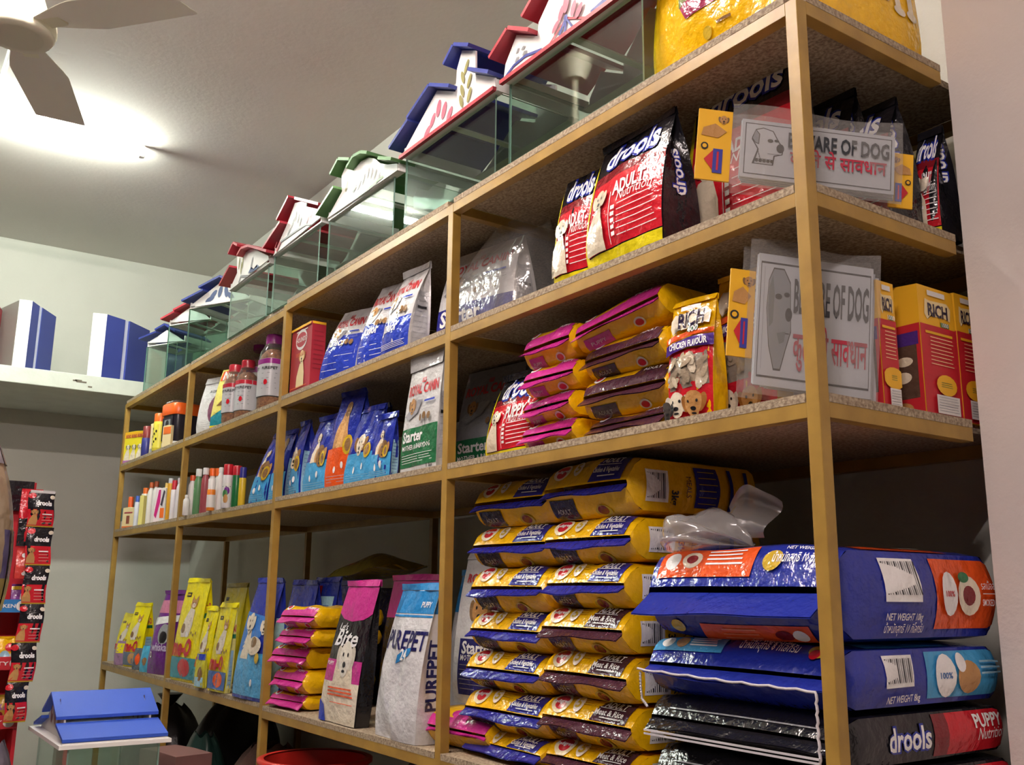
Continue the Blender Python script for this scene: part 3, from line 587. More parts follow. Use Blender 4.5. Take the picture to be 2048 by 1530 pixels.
def a_sign(big):
    def f(A):
        A.rect(.02, .06, .98, .94, INK).rect(.026, .075, .974, .925, P_SIGN)
        k = A.h; c = .22 if not big else .27
        L = (lambda *p: [A.poly([(a[0]-.004, a[1]), (b[0]-.004, b[1]), (b[0]+.004, b[1]+.004), (a[0]+.004, a[1]+.004)], INK) for a, b in zip(p, p[1:])])
        if not big:
            q = lambda pts: [(.055+(u-.06)*.82, v) for u, v in pts]
            A.poly(q([(.07, .66), (.10, .84), (.16, .88), (.24, .84), (.29, .66), (.33, .56), (.32, .44), (.26, .40), (.25, .24), (.08, .24), (.12, .5)]), INK)
            A.poly(q([(.08, .66), (.105, .825), (.16, .865), (.235, .825), (.283, .65), (.32, .55), (.312, .45), (.25, .415), (.24, .255), (.10, .255), (.13, .5)]), P_SIGN)
            A.poly(q([(.07, .68), (.10, .84), (.135, .76), (.13, .58), (.10, .60)]), INK).poly(q([(.078, .68), (.10, .82), (.128, .755), (.124, .60), (.102, .61)]), P_GREY)
            for a_, b_ in ((.300, .545),): A.ell(q([(a_, b_)])[0][0], b_, .008, .010, INK)
            A.ell(.185, .66, .006, .004, INK).ell(.226, .67, .005, .003, INK).rect(.17, .43, .245, .437, INK).rect(.09, .325, .21, .333, INK)
            for j in range(5): A.ell(.10+.025*j, .30, .004, .004, INK, n=6)
            for j in range(6): A.poly(q([(.10+.006*j, .56-.04*j), (.115+.006*j, .52-.04*j), (.118+.006*j, .525-.04*j), (.103+.006*j, .57-.04*j)]), INK)
            A.text('BEWARE OF DOG', .628, .70, .25*k, mat('sign_ink', '#33383F', .4), .025, wid=A.w*.66).text('कुत्ते से सावधान', .628, .40, .23*k, mat('sign_red', '#B8344A', .4), .014, wid=A.w*.63)
        else:
            D = lambda pts: [(.05+.50*u, v) for u, v in pts]
            A.poly(D([(.06, .58), (.08, .80), (.16, .90), (.34, .90), (.46, .80), (.48, .60), (.50, .42), (.42, .28), (.34, .12), (.22, .12), (.12, .3)]), INK)
            A.poly(D([(.068, .58), (.088, .795), (.165, .888), (.336, .888), (.45, .79), (.47, .60), (.488, .43), (.41, .29), (.33, .135), (.225, .135), (.128, .305)]), P_GREY)
            A.poly(D([(.09, .74), (.15, .84), (.19, .70), (.18, .48), (.12, .44), (.09, .58)]), mat('sign_shade', '#6E747C', .5))
            A.ell(.272, .55, .007, .014, INK).ell(.18, .68, .007, .006, INK).ell(.25, .70, .006, .005, INK).rect(.21, .40, .28, .408, INK).poly(D([(.25, .40), (.40, .42), (.38, .34), (.3, .32)]), mat('sign_shade', '#6E747C', .5)).rect(.05, .12, .053, .9, P_GREY)
            A.text('BEWARE OF DOG', .635, .70, .25*k, mat('sign_ink', '#33383F', .4), .025, wid=A.w*.65).text('कुत्ते से सावधान', .635, .32, .21*k, mat('sign_red', '#B8344A', .4), .014, wid=A.w*.64)
    return f
def card(t, x0, z0, w, h, y, fl=0):
    m = MB().box(x0, y, z0, x0+w, y+.005, z0+h, P_YEL); A = Art(m, lambda u, v: (x0+u*w, y, z0+v*h), w, h, .0004); k = h/.2; f = lambda u: 1-u if fl else u
    A.dog(f(.74), .86, .014*k, TAN, INK, FURD).poly([(f(.1), .62), (f(.6), .60), (f(.85), .7), (f(.5), .80), (f(.15), .73)], TAN).ell(f(.22), .47, .010*k, .010*k, P_INK).ell(f(.22), .47, .006*k, .006*k, P_YEL)
    A.rect(min(f(.48), f(.76)), .10, max(f(.48), f(.76)), .44, P_BLU).poly([(f(.22), .28), (f(.48), .42), (f(.48), .14)], P_RED).rect(f(.62)-.03, .14, f(.62)+.03, .40, P_RED, n=2)
    m.build('header_card', t)
def sign(label, P, Q, z0, h, art, roll=0., sleeve=.03, n=3, cards=(), post=0.):
    dx, dy = Q[0]-P[0], Q[1]-P[1]; w = math.hypot(dx, dy); t = thing('warning_sign', label, 'sign', (P[0], P[1], z0), math.atan2(dy, dx), 'warning signs')
    t.rotation_euler = (0, rad(roll), math.atan2(dy, dx))
    m = MB().box(0, 0, 0, w, .004, h, P_SIGN); art(Art(m, lambda u, v: (u*w, 0, v*h), w, h, .0005)); m.build('plate', t)
    s = MB(); a = sleeve
    def sl(o, e=0): return lambda u, v: (-a+(w+1.6*a)*u, o+.004*sin(9*u+4*v)*sin(pi*v), -1.0*a-e+(h+2.2*a+e)*v+.006*sin(7*u)*v)
    s.grid(sl(-.006), 16, 8, SLEEVE).grid(sl(.010+.009*n, post), 16, 8, SLEEVE); s.build('plastic_sleeve', t)
    for c in cards: card(t, *c)
    return t, w
def plates(label, t, w, h, n, z0, step=.009, dx=.005, xo=.0):
    r = thing('warning_sign_stack', label, 'sign stack', t.location, t.rotation_euler.z); r.rotation_euler = t.rotation_euler
    for k in range(n): MB().box(xo+dx*k, .008+step*k, z0, w+dx*k, .0115+step*k, h-.004*k, P_SIGN).build('plate', r)
    return r
yP = .012; PA = (xs(1478, yP, 2.1), yP); QA = (-.004, ys(1783, -.004, 2.13)); zb = zs(352, *PA); hA = zs(236, *PA)-zb; wA = math.hypot(QA[0]-PA[0], QA[1]-PA[1])
zr = zs(390, *QA); rollA = math.degrees(math.atan2(zb-zr, wA))
tA, wA = sign('wide BEWARE OF DOG sign in a clear sleeve, wedged across the corner post', PA, QA, zb, hA, a_sign(False), rollA, .022, 3,
   [(-.088, -.01, .07, hA*1.22, .012), (wA+.004, -.01, .05, hA*.95, .034, 1)], .0)
plates('wide dog signs stacked behind the front one across the corner post', tA, wA, hA, 3, -.0)
# ---------------------------------------------------------------- third shelf, near bay
sB = rad(0)
yP = .014; PB = (xs(1500, yP, 1.78), yP); QB = (-.05, ys(1734, -.05, 1.74)); zb = zs(768, *PB); hB = zs(503, *PB)-zb; wB = math.hypot(QB[0]-PB[0], QB[1]-PB[1])
zr = zs(799, *QB); rollB = math.degrees(math.atan2(zb-zr, wB))
tB, wB = sign('tall BEWARE OF DOG sign with grey dog drawing, in a crumpled sleeve', PB, QB, zb, hB, a_sign(True), rollB, .02, 3, [(-.056, .05, .05, hB*.66, -.002)], .0)
plates('tall dog signs stacked behind the grey dog drawing, edges showing at its right', tB, wB, hB, 4, .004, .009, .012)
def a_rich(kg, word='CHICKEN FLAVOUR'):
    def f(F, R):
        F.rect(0, .0, 1, .60, RED); F.poly([(.06, .26), (.94, .28), (.9, .56), (.5, .53), (.08, .56)], film('#8D8478'))
        rr = random.Random(kg)
        for k in range(26): F.ell(.14+.72*rr.random(), .30+.22*rr.random(), .012+.008*rr.random(), .006+.004*rr.random(), film(rr.choice(['#B3A48C', '#9C8E7A', '#C9BDA6'])), rr.uniform(0, 3), 8)
        F.poly([(0, .56), (.5, .60), (1, .59), (1, .69), (.5, .69), (0, .65)], film('#4A2C86')).text(word, .5, .632, .014, TXW, .03, wid=F.w*.82, rot=.03)
        F.poly([(0, .66), (.5, .70), (1, .70), (1, .74), (.5, .745), (0, .71)], ORG)
        F.poly([(.08, .79), (.16, .73), (.24, .76), (.84, .79), (.93, .78), (.96, .88), (.86, .93), (.26, .90), (.14, .91), (.07, .86)], CRM).text('RICH', .54, .845, .032, film('#2E2440'), .03, wid=F.w*.58)
        F.rect(.5, .735, .72, .775, RGRN).text(kg, .61, .755, .012, TXW, .03).rect(.3, .93, .7, .965, TXW)
        F.dog(.28, .13, .03, CRM, INK, film('#CFC6B4')).dog(.66, .12, .03, TAN, INK, film('#A06A34')).dog(.06, .09, .022, film('#4A4440'), INK, INK)
    return f
bag('dog_biscuit_bag', 'yellow and red RICH biscuit bag beside the brown sealed pouches', 1337, 1427, None, 592, .04, 'B', 6, YEL, a_rich('400'), d=.055, taper=.98, bul=.2, group='biscuit bags', seal=YEL, sealh=.012)
bag('dog_biscuit_bag', 'yellow and red RICH biscuit bag half behind the tall dog sign', 1431, 1585, None, 535, .135, 'B', 0, YEL, a_rich('400'), d=.055, taper=.98, bul=.2, group='biscuit bags', w=.17, seal=YEL, sealh=.012)
def a_box(F, R):
    for A in (F, R): A.rect(0, 0, 1, .70, P_RED)
    R.poly([(.14, .78), (.22, .74), (.3, .77), (.7, .78), (.86, .76), (.9, .86), (.8, .9), (.3, .89), (.18, .9)], P_CREAM).text('RICH', .52, .82, .026, film('#2E2440'), .03, wid=R.w*.56).rect(.58, .705, .82, .74, P_GRN).text('1000', .7, .722, .009, TXW, .02).rect(.25, .93, .75, .97, P_WHT)
    R.rect(.12, .63, .88, .65, P_YEL).lines(.22, .86, .40, .60, 8, P_CREAM, .0015).ell(.58, .25, .036, .022, P_YEL).lines(.42, .74, .235, .265, 3, P_GRN, .001).rect(.26, .03, .9, .17, P_WHT).lines(.3, .86, .05, .15, 6, P_GREY, .001)
    F.rect(.3, .14, .9, .62, film('#5A463C')).rect(.25, .54, .95, .64, film('#4A2C86')).ell(.55, .3, .02, .012, CRM).ell(.6, .42, .02, .01, CRM).ell(.5, .06, .025, .015, TAN)
zB = Z['B']+.001
def rbox(label, u0, u1, vt, xx, w, th=0):
    y0, y1 = ys(u0, xx, zB+.1), ys(u1, xx, zB+.1); h = zs(vt, xx, (y0+y1)/2) - zB
    return carton('biscuit_box', label, xx-w, y0, zB, w, y1-y0, h-.004, th, P_YEL, a_box, 'biscuit boxes', lid=P_YEL)
rbox('red and yellow RICH biscuit box just right of the tall dog sign', 1763, 1797, 560, -.045, .10)
rbox('red and yellow RICH biscuit box in full view at the right end of the shelf', 1846, 1917, 574, -.03, .10)
rbox('red and yellow RICH biscuit box cut off by the white pillar', 1921, 1962, 588, -.028, .09)
bag('puppy_food_bag', 'pale bag with a green band, in shade behind the post on the third shelf', 905, 996, None, 732, .26, 'B', 8, film('#8E9096'), a_rc(RGRN, 'Starter', 'MOTHER & BABYDOG', '1 kg', .36), d=.12, w=.30, h=.37, group='pale bags with a coloured band')  # pale film greyed, so the colour itself holds the shade
bag('dog_food_bag', 'black and red dog food bag leaning beside the pink sealed pouches', 966, 1064, None, 738, .06, 'B', 0, BLK, a_drools('PUPPY'), d=.10, seal=BLK, taper=.9, lx=.02, bul=.15, group='black and red bags on the third shelf')
FL = 'pink sealed puppy pouches on the third shelf'; FR = 'brown sealed pouches on the third shelf'
zz = zB; words = ['lowest', 'second from the bottom', 'third from the bottom', 'topmost']
LX, LW, RX, RW = (xs(1045, .04, 1.65)+xs(1143, .04, 1.65))/2, xs(1143, .04, 1.65)-xs(1045, .04, 1.65), (xs(1172, .05, 1.65)+xs(1333, .05, 1.65))/2, xs(1333, .05, 1.65)-xs(1172, .05, 1.65)
hs = [zs(v, LX, .04) for v in (842, 787, 728, 655)]
zl = zB
for k in range(4):
    t = hs[k]-zl; pouch('dog_food_pouch', 'yellow puppy pouch with pink seal, %s of the left stack, third shelf' % words[k], LX+(.006, -.006, .012, -.004)[k], .035+.006*(k % 2), zl, LW*(1.0, 1.04, .98, 1.02)[k], .30, t*1.02, (2, -3, 3, -2)[k], YEL, PNK, a_pup(PNK), FL, crk=.003, finl=.032); zl = hs[k]
hs = [zs(v, RX, .05) for v in (826, 741, 670)]
zl = zB; words = ['lowest', 'middle', 'topmost']
for k in range(3):
    t = hs[k]-zl; pouch('dog_food_pouch', 'yellow pouch with brown seal, %s of the right stack, third shelf' % words[k], RX+(.01, 0, -.006)[k], .045, zl, RW*(1.0, 1.02, 1.04)[k], .30, t*1.02, (-2, 2, -3)[k], YEL, BRN, a_pup(BRN, 'ADULT'), FR, crk=.003, finl=.032); zl = hs[k]
pouch('dog_food_pouch', 'yellow pouch with pink seal tilted on top of the brown sealed stack', (xs(1150, .05, 1.8)+xs(1335, .05, 1.8))/2, .045, zl+.004, RW*1.08, .30, .085, 2, YEL, PNK, a_pup(PNK), FL, tip=-7, finl=.034)
# ---------------------------------------------------------------- bottom shelf in view, near bay: stacked pouches and sacks
zC = Z['C']+.001
yF = .075
def stack(uL, uR, vs, flavs, x_side, grp, words):
    zl = zC; xc = (xs(uL, yF, 1.2)+xs(uR, yF, 1.2))/2; w = xs(uR, yF, 1.2)-xs(uL, yF, 1.2); tops = [zs(v, xc, yF+.06) for v in vs]
    n0 = max(1, round((tops[0]-zC)/.088)); tops = [zC+(tops[0]-zC)*(i+1)/n0 for i in range(n0)] + tops[1:]; R = random.Random(grp)
    n = len(tops); flavs = [flavs[0]]*(n0-1)+flavs
    for k in range(n):
        t = tops[k]-zl; c = NAVY if flavs[k] == 'b' else BRN
        w_ = '%s of the %s' % (words[n-1-k], x_side)
        pouch('dog_food_pouch', 'yellow pouch with %s seal, %s' % ('blue' if c is NAVY else 'brown', w_), xc+R.uniform(-.01, .01), yF+R.uniform(-.012, .012), zl, w*R.uniform(.97, 1.03), .43, t*1.02, R.uniform(-2.5, 2.5), YEL, c, a_ped(c, 'Chicken & Vegetables' if c is NAVY else 'Meat & Rice'), grp, finl=.03, crk=.0026)
        zl = tops[k]
wd = ['topmost', 'second from the top', 'third from the top', 'fourth from the top', 'fifth from the top', 'sixth from the top', 'seventh from the top', 'eighth from the top', 'ninth from the top']
stack(1088, 1262, [1490, 1400, 1307, 1218, 1130, 1040, 925], list('rrrrbbb'), 'right pouch stack', 'big yellow pouches in the right stack', wd)
stack(938, 1088, [1466, 1384, 1306, 1226, 1136, 1054, 965], list('bbbbbbb'), 'left pouch stack', 'big yellow pouches in the left stack', wd)
def a_sack(kind):
    def f(T, Bm, R, top):
        if kind == 'o':
            T.rect(.04, .12, .60, .86, ORG).ell(.12, .5, .022, .028, TXW).ell(.24, .5, .028, .026, CRM).ell(.24, .5, .016, .014, DRED).lines(.33, .54, .35, .7, 4, TXW, .005).ell(.70, .42, .024, .026, OKR)
            T.text('NET WEIGHT 10kg', .86, .72, .012, TXW, .01, wid=T.w*.22).text('น้ำหนักสุทธิ 10 กิโลกรัม', .84, .46, .024, TXW, .01, wid=T.w*.28)
            Bm.rect(.28, .12, .86, .62, ORG).ell(.14, .5, .02, .02, OKR).ell(.72, .36, .022, .018, DRED).ell(.8, .36, .018, .02, TXW).lines(.4, .6, .25, .5, 3, film('#F08A60'), .004)
            top.rect(.02, .20, .98, .72, ORG).ell(.36, .35, .05, .03, TXW).lines(.3, .7, .4, .5, 4, TXW, .004).ell(.8, .6, .06, .05, CRM)
            R.rect(.55, .10, .98, .94, ORG).rect(.24, .42, .44, .92, TXW)
            for k in range(16): R.rect(.25+.0115*k, .50, .25+.0115*k+(.003 if k % 3 else .007), .88, INK, n=1)
            R.text('NET WEIGHT 10kg', .34, .26, .014, TXW, .01, wid=R.w*.2).text('น้ำหนักสุทธิ 10 กิโลกรัม', .35, .13, .018, TXW, 0, wid=R.w*.22).ell(.64, .52, .03, .048, TXW).text('100%', .64, .52, .012, TXR, .02).ell(.77, .5, .036, .044, CRM).ell(.77, .5, .02, .022, DRED).ell(.745, .72, .018, .012, RGRN).text('รสเนื้ออบควัน', .91, .62, .016, TXW, 0, wid=R.w*.13).text('SMOKED FLAVOR', .91, .42, .014, TXW, .01, wid=R.w*.13).rect(.85, .52, .97, .53, TXW, n=2)
        elif kind == 'b':
            T.rect(.0, .30, .42, .97, LBL).ell(.08, .66, .018, .02, TXW).ell(.17, .66, .018, .02, TAN).lines(.22, .38, .5, .8, 4, TXW, .005).text('NET WEIGHT 8kg', .66, .82, .012, TXW, .01, wid=T.w*.22).text('น้ำหนักสุทธิ 8 กิโลกรัม', .66, .60, .024, TXW, .01, wid=T.w*.30).ell(.9, .62, .022, .022, OKR).ell(.89, .48, .012, .014, RED)
            R.rect(.50, .10, .98, .94, LBL).rect(.24, .34, .42, .9, TXW)
            for k in range(14): R.rect(.25+.0115*k, .42, .25+.0115*k+(.003 if k % 3 else .007), .84, INK, n=1)
            R.ell(.60, .5, .03, .045, TXW).text('100%', .60, .5, .012, film('#3A6FB0'), .02).ell(.73, .46, .034, .034, TAN).ell(.69, .72, .014, .02, TXW).lines(.8, .95, .5, .7, 3, PBL, .004).text('NET WEIGHT 8kg', .34, .16, .014, TXW, .01, wid=R.w*.2)
            top.rect(.02, .2, .98, .7, LBL)
        else:
            R.rect(.58, .06, .98, .95, RED).rect(.50, .06, .58, .95, DRED).logo('drools', .36, .5, .045, wid=R.w*.24).text('PUPPY', .84, .72, .026, TXW, .03, wid=R.w*.2).text('Nutrition', .86, .44, .024, TXW, 0, wid=R.w*.2, sh=.3)
            T.lines(.1, .9, .2, .6, 1, GRY, .003)
    return f
sx0, sx1 = xs(1287, .04, 1.2), -.036
zt = [zC, zC+.115, zs(1393, -.3, .06)-.115, zs(1393, -.3, .06)-.005, 0, 0]
z1, z2, z3 = 1.052, 1.166, zs(1098, -.3, .10)
xm, wS_ = (sx0+sx1)/2, sx1-sx0
def sack(label, z0, z1, base, fin, art, seed, dx=0, th=0, nose=.09, finl=.03, **k):
    return pouch('dog_food_sack', label, xm+dx, .05, z0, wS_, .52, (z1-z0)*1.02, th, base, fin, art, 'big sacks stacked by the corner post', cat='sack', finl=finl, seed=seed, nose=nose, edge=.86, **k)
zd = .958
sack('black and red sack at the very bottom of the sack pile by the corner post', zC, zd, BLK, BLK, a_sack('k'), 5, .01)
s3 = sack('black and red PUPPY sack, second up in the pile by the corner post', zd, z1, BLK, BLK, a_sack('k'), 6, 0)
for q_ in (.0, .007): MB().box(-wS_*.47, -.028, (z1-zd)*.5-.030+q_, wS_*.45, -.0245, (z1-zd)*.5-.0265+q_, THR if 0 else mat('white_seam_tape', '#C9C5CB', .5)).build('seam_tape', s3)
sack('blue sack with a pale blue end, marked 8 kg, under the orange one', z1, z2, BLU, BLU, a_sack('b'), 7, -.004)
sack('blue and orange sack marked 10 kg, topmost of the pile by the corner post', z2, z3, BLU, BLU, a_sack('o'), 8, 0, nose=.10, finl=.075)
# white stitched thread hanging down the sacks
THR = mat('stitch_thread', '#CFCBD2', .7)
def thread(label, pts):
    m = MB(); P = []
    n = 40
    for i in range(n+1):
        f = i/n*(len(pts)-1); k = min(int(f), len(pts)-2); g = f-k; p = Vector(pts[k])*(1-g)+Vector(pts[k+1])*g; P.append(p+Vector((.0016*sin(i*2.1), 0, .0016*cos(i*2.1))))
    return tag(m.tube(P, .0026, THR, 6).build('stitching_thread'), label, 'thread')
def pt(u, v, y):
    x = xs(u, y, 1.1); z = zs(v, x, y); x = xs(u, y, z); return (x, y, zs(v, x, y))
thread('white stitching thread across the blue sack and down past the black one', [pt(1275, 1338, .035), pt(1450, 1362, .028), pt(1632, 1384, .028), pt(1636, 1460, .028), pt(1642, 1545, .028)])
thread('white thread end hanging by the brown sealed pouches', [pt(1280, 1345, .04), pt(1281, 1375, .04), pt(1284, 1398, .04), pt(1294, 1412, .04)])
# crumpled clear bag lying on the top sack
cb = MB(); R = random.Random(3); q = [R.uniform(0, 6) for _ in range(8)]
bx, by, bz = xs(1385, .07, 1.33), .07, z3-.004
def crum(u, v):          # slack pouch, its mouth drawn up and back
    a = 2*pi*u; f = sin(pi*min(1, .12+v*.95))**.6; L = -.075+.15*v
    w = 1+.22*sin(3*a+q[0]+3*v)+.14*sin(5*a+q[1]-4*v)+.07*sin(11*a+q[2]+6*v)
    return (bx+L+.02*sin(4*a+q[3])*v, by+.03+.085*f*cos(a)*w+.07*v*v, bz+.034*f*w+.034*f*sin(a)*w+.012*v)
cb.grid(crum, 40, 16, POLY2)
def flap(u, v): return (bx-.01+.10*u+.03*v, by+.08+.05*u+.02*sin(5*v+q[4]), bz+.03+(.04+.075*sin(pi*(.15+.7*u))**1.5)*v+.012*sin(7*u+q[5])*v)
cb.grid(flap, 14, 8, POLY2)
tag(cb.build('plastic_bag'), 'crumpled clear plastic bag lying on the orange and blue sack', 'plastic bag')
# ---------------------------------------------------------------- rack top, near end
def a_pedbag(F, R):
    F.rect(.05, .50, 1, .72, CRM).poly([(.42, .72), (.80, .72), (.84, .52), (.40, .50)], film('#8E3A2A')).ell(.62, .5, .09, .05, GRY).ell(.62, .53, .08, .035, FURD).poly([(.30, .33), (.62, .38), (.78, .34), (.80, .26), (.36, .24)], film('#9C2C54')).poly([(.28, .42), (.44, .46), (.44, .34), (.3, .32)], film('#7E8A5A'))
    F.rect(.22, .74, .55, .98, BRN).text('Meat & Rice', .38, .84, .02, TXW, .02, wid=F.w*.28).ell(.5, .12, .014, .014, OKR).rect(.58, .13, .68, .145, FURD, n=2)
bag('dog_food_bag', 'glossy yellow dog food bag with a food bowl print, beside the red hood', 1303, 1562, None, None, .05, 'T', 0, YEL, a_pedbag, d=.13, h=.46, bul=.2, crk=.006, group='yellow bags on the rack top', seal=YEL)
yy0, yy1 = ys(1652, -.035, 2.42), ys(1857, -.035, 2.42)
b = thing('dog_food_bag', 'bright yellow dog food bag with dog paws, beside the white pillar', 'bag', (-.10, (yy0+yy1)/2, Z['T']+.001), rad(90), 'yellow bags on the rack top')
F, Rs, Ls, Bk, wv, dp = bag_surf(yy1-yy0, .12, .46, 11, bul=.12, crk=.004)
m = MB(); m.grid(F, 14, 18, YEL).grid(Rs, 5, 12, YEL).grid(Ls, 5, 12, YEL).grid(Bk, 8, 10, YEL); A = Art(m, F, yy1-yy0, .46)
A.ell(.40, .33, .07, .036, film('#B8B9C8')).ell(.38, .37, .07, .035, TAN).rect(.70, .02, .97, .06, PNK)
for k, (a, c) in enumerate(((.58, .30), (.74, .26), (.88, .27))): A.poly([(a-.035, c), (a+.03, c), (a+.02, .5), (a-.03, .5)], CRM).ell(a, c, .022, .012, CRM)
A.poly([(.5, .48), (.95, .5), (.95, .8), (.6, .8)], CRM).poly([(.1, .5), (.3, .48), (.35, .6), (.12, .62)], RED)
m.build('body', b)
s = MB()
for sg in (-1, 1): s.grid(lambda u, v: ((u-.5)*wv(1), sg*(.002+.004*(1-v)), .46+.02*v), 8, 2, YEL)
s.build('top_seal', b)
# ---------------------------------------------------------------- second shelf, second bay
def chk(o, *a): return o
GA = 'white and blue dog food bags'
carton_z = Z['A']+.001
def a_hounds(F, R):
    F.ell(.5, .79, .055, .042, P_WHT).ell(.5, .79, .05, .030, P_DRED).text('HOUNDS', .5, .79, .018, P_WHT, .02, wid=.095).rect(.25, .915, .8, .93, P_WHT, n=2)
    F.dogsit(.56, .08, .15, P_CREAM, TAN).lines(.3, .75, .54, .58, 3, P_ORG, .0015).rect(0, .96, 1, 1, P_YEL).rect(0, 0, 1, .04, P_YEL).rect(.1, .075, .9, .085, P_ORG)
    R.rect(0, .96, 1, 1, P_YEL); R.lines(.15, .85, .3, .85, 9, P_DRED.copy() if 0 else mat('card_deep_red', '#7E2230', .5), .002)
x0 = xs(578, .03, carton_z); x1 = xs(618, .03, carton_z); y1 = ys(646, x1, carton_z)
carton('biscuit_box', 'red biscuit box with a sitting dog, left end of the second bay', x0, .03, carton_z, x1-x0, min(.10, y1-.03), zs(662, x0, .03)-carton_z, 0, P_RED if 0 else paper('#A8283A'), a_hounds, lid=P_YEL)
bag('dog_food_bag', 'white and blue Junior bag leaning beside the red biscuit box', 633, 706, 716, 600, .03, 'A', 18, WHT, a_rc(RBLU, 'Junior', '', '4 kg', .62), seal=None, h=.29, d=.10, taper=.82, lx=.035, ly=.03, group=GA, bul=.15)
bag('dog_food_bag', 'white and blue Junior bag in the middle of three alike', 708, 757, None, 560, .035, 'A', 12, WHT, a_rc(RBLU, 'Junior', '', '4 kg', .52), h=.31, d=.10, taper=.85, lx=.03, ly=.03, group=GA, w=.175)
bag('dog_food_bag', 'white and blue Junior bag with its grey side showing, rightmost of three', 757, 812, 859, 528, .02, 'A', 2, WHT, a_rc(RBLU, 'Junior', '', '4 kg', .42), seal=WHT, sealh=.025, taper=.92, lx=.02, ly=.03, group=GA, bul=.12)
bag('dog_food_bag', 'dark blue backed bag behind the three Junior bags, under the rack top', 690, 775, None, 505, .26, 'A', 0, film('#3A3C86'), None, seal=film('#3A3C86'), d=.09, w=.5, h=.33, group=GA)
bag('dog_food_bag', 'large white Starter bag in a clear plastic cover behind the post', 868, 978, None, 470, .12, 'A', 10, WHT, a_rc(film('#2C2C86'), 'Starter', 'MOTHER & BABYDOG', '4 kg', .40, TAN, .05), d=.13, taper=.9, lx=-.02, ly=.02, w=.36, h=.335, group='Starter bags')
cv = MB(); xc, wc = -1.10, .40
xa = xs(868, .10, Z['A']); xb = xa+.44
def cover(u, v):
    a = 2*pi*u; sx, sy = .5*(xb-xa)*(1-.55*v**2.4), .12*(1-.6*v**2.4); ca, sa = cos(a), sin(a)
    k = lambda t: math.copysign(abs(t)**.5, t); w = 1+.035*sin(7*a+6*v)*sin(pi*v)
    return ((xa+xb)/2-.01+sx*k(ca)*w+.10*v*v, .22+sy*k(sa)*w, Z['A']+.002+.345*v)
cv.grid(cover, 44, 14, POLY); tag(cv.build('plastic_cover'), 'clear plastic cover over the large white Starter bag', 'plastic cover')
bag('dog_food_bag', 'white bag standing in shade at the back right of the plastic covered bag', 965, 1020, 1040, 480, .30, 'A', 0, film('#A9A9AC'), lambda F, R: (F.lines(.1, .9, .1, .6, 8, GRY, .002), R.rect(.1, .1, .9, .7, GRY)), d=.12, w=.18, h=.29, taper=.8, group='Starter bags')  # white film coloured grey to stand for shade at the back
# ---------------------------------------------------------------- third shelf, second bay
GB = 'blue bags with dogs on the third shelf'
bag('dog_food_bag', 'blue bag with pale blue side panel beside the second bay post', 573, 582, 600, 838, .05, 'B', -3, BLU, a_smart(LBL, 2), seal=BLU, d=.09, group=GB, w=.12, taper=.85)
bag('dog_food_bag', 'pale blue fronted bag with two puppies, left of the orange one', 600, 642, None, 838, .03, 'B', 4, BLU, a_smart(LBL, 0), d=.09, h=.27, w=.21, seal=BLU, taper=.7, lx=.02, group=GB)
bag('dog_food_bag', 'blue bag with orange base and a tall tan hound', 644, 679, None, 798, .02, 'B', 8, BLU, a_smart(ORG, 1), d=.09, h=.33, w=.19, seal=BLU, taper=.8, lx=.02, group=GB)
bag('dog_food_bag', 'shiny blue bag with fluffy white dog, right of the orange one', 682, 729, None, 843, .03, 'B', 6, BLU, a_smart(LBL, 2), d=.08, h=.25, w=.20, seal=BLU, taper=.72, lx=.03, group=GB, crk=.005)
bag('dog_food_bag', 'blue bag with brown puppy next to the green banded Starter bag', 735, 778, 797, 826, .02, 'B', 4, BLU, a_smart(LBL, 0), seal=BLU, taper=.82, lx=.02, group=GB, crk=.004)
bag('dog_food_bag', 'bag with a pale label panel standing behind the blue row', 700, 742, None, 788, .20, 'B', 0, BLU, lambda F, R: (F.rect(.05, .05, .95, .85, PBL), F.lines(.15, .85, .3, .75, 8, BLU, .0015), F.rect(.4, .78, .62, .95, DRED)), d=.08, w=.24, h=.31, seal=BLU, group=GB)
bag('dog_food_bag', 'pale label backed blue bag in the dark behind the puppies', 600, 640, None, 850, .20, 'B', 0, BLU, lambda F, R: F.rect(.05, .05, .95, .85, PBL), d=.08, w=.2, h=.27, seal=BLU, group=GB)
bag('puppy_food_bag', 'pale Starter bag with a green band and tall folded top, beside the post', 797, 871, 893, 705, .012, 'B', -2, film('#CDCFCF'), a_rc(RGRN, 'Starter', 'MOTHER & BABYDOG', '1 kg', .42), seal=film('#B9BABC'), sealh=.05, taper=.86, lx=.02, group='pale bags with a coloured band', bul=.12, front=film('#CDCFCF'))
# third bay, third shelf: two blue bags
bag('dog_food_bag', 'blue bag with two puppies at the left end of the blue row, third bay', 492, 528, 540, 868, .03, 'B', 8, BLU, a_smart(LBL, 0), seal=BLU, taper=.62, lx=.09, group=GB, crk=.004, d=.09)
bag('dog_food_bag', 'blue bag squeezed against the left of the second bay post', 532, 556, None, 858, .05, 'B', 4, BLU, a_smart(LBL, 1), seal=BLU, taper=.8, lx=.03, group=GB, d=.09, w=.14, h=.27)
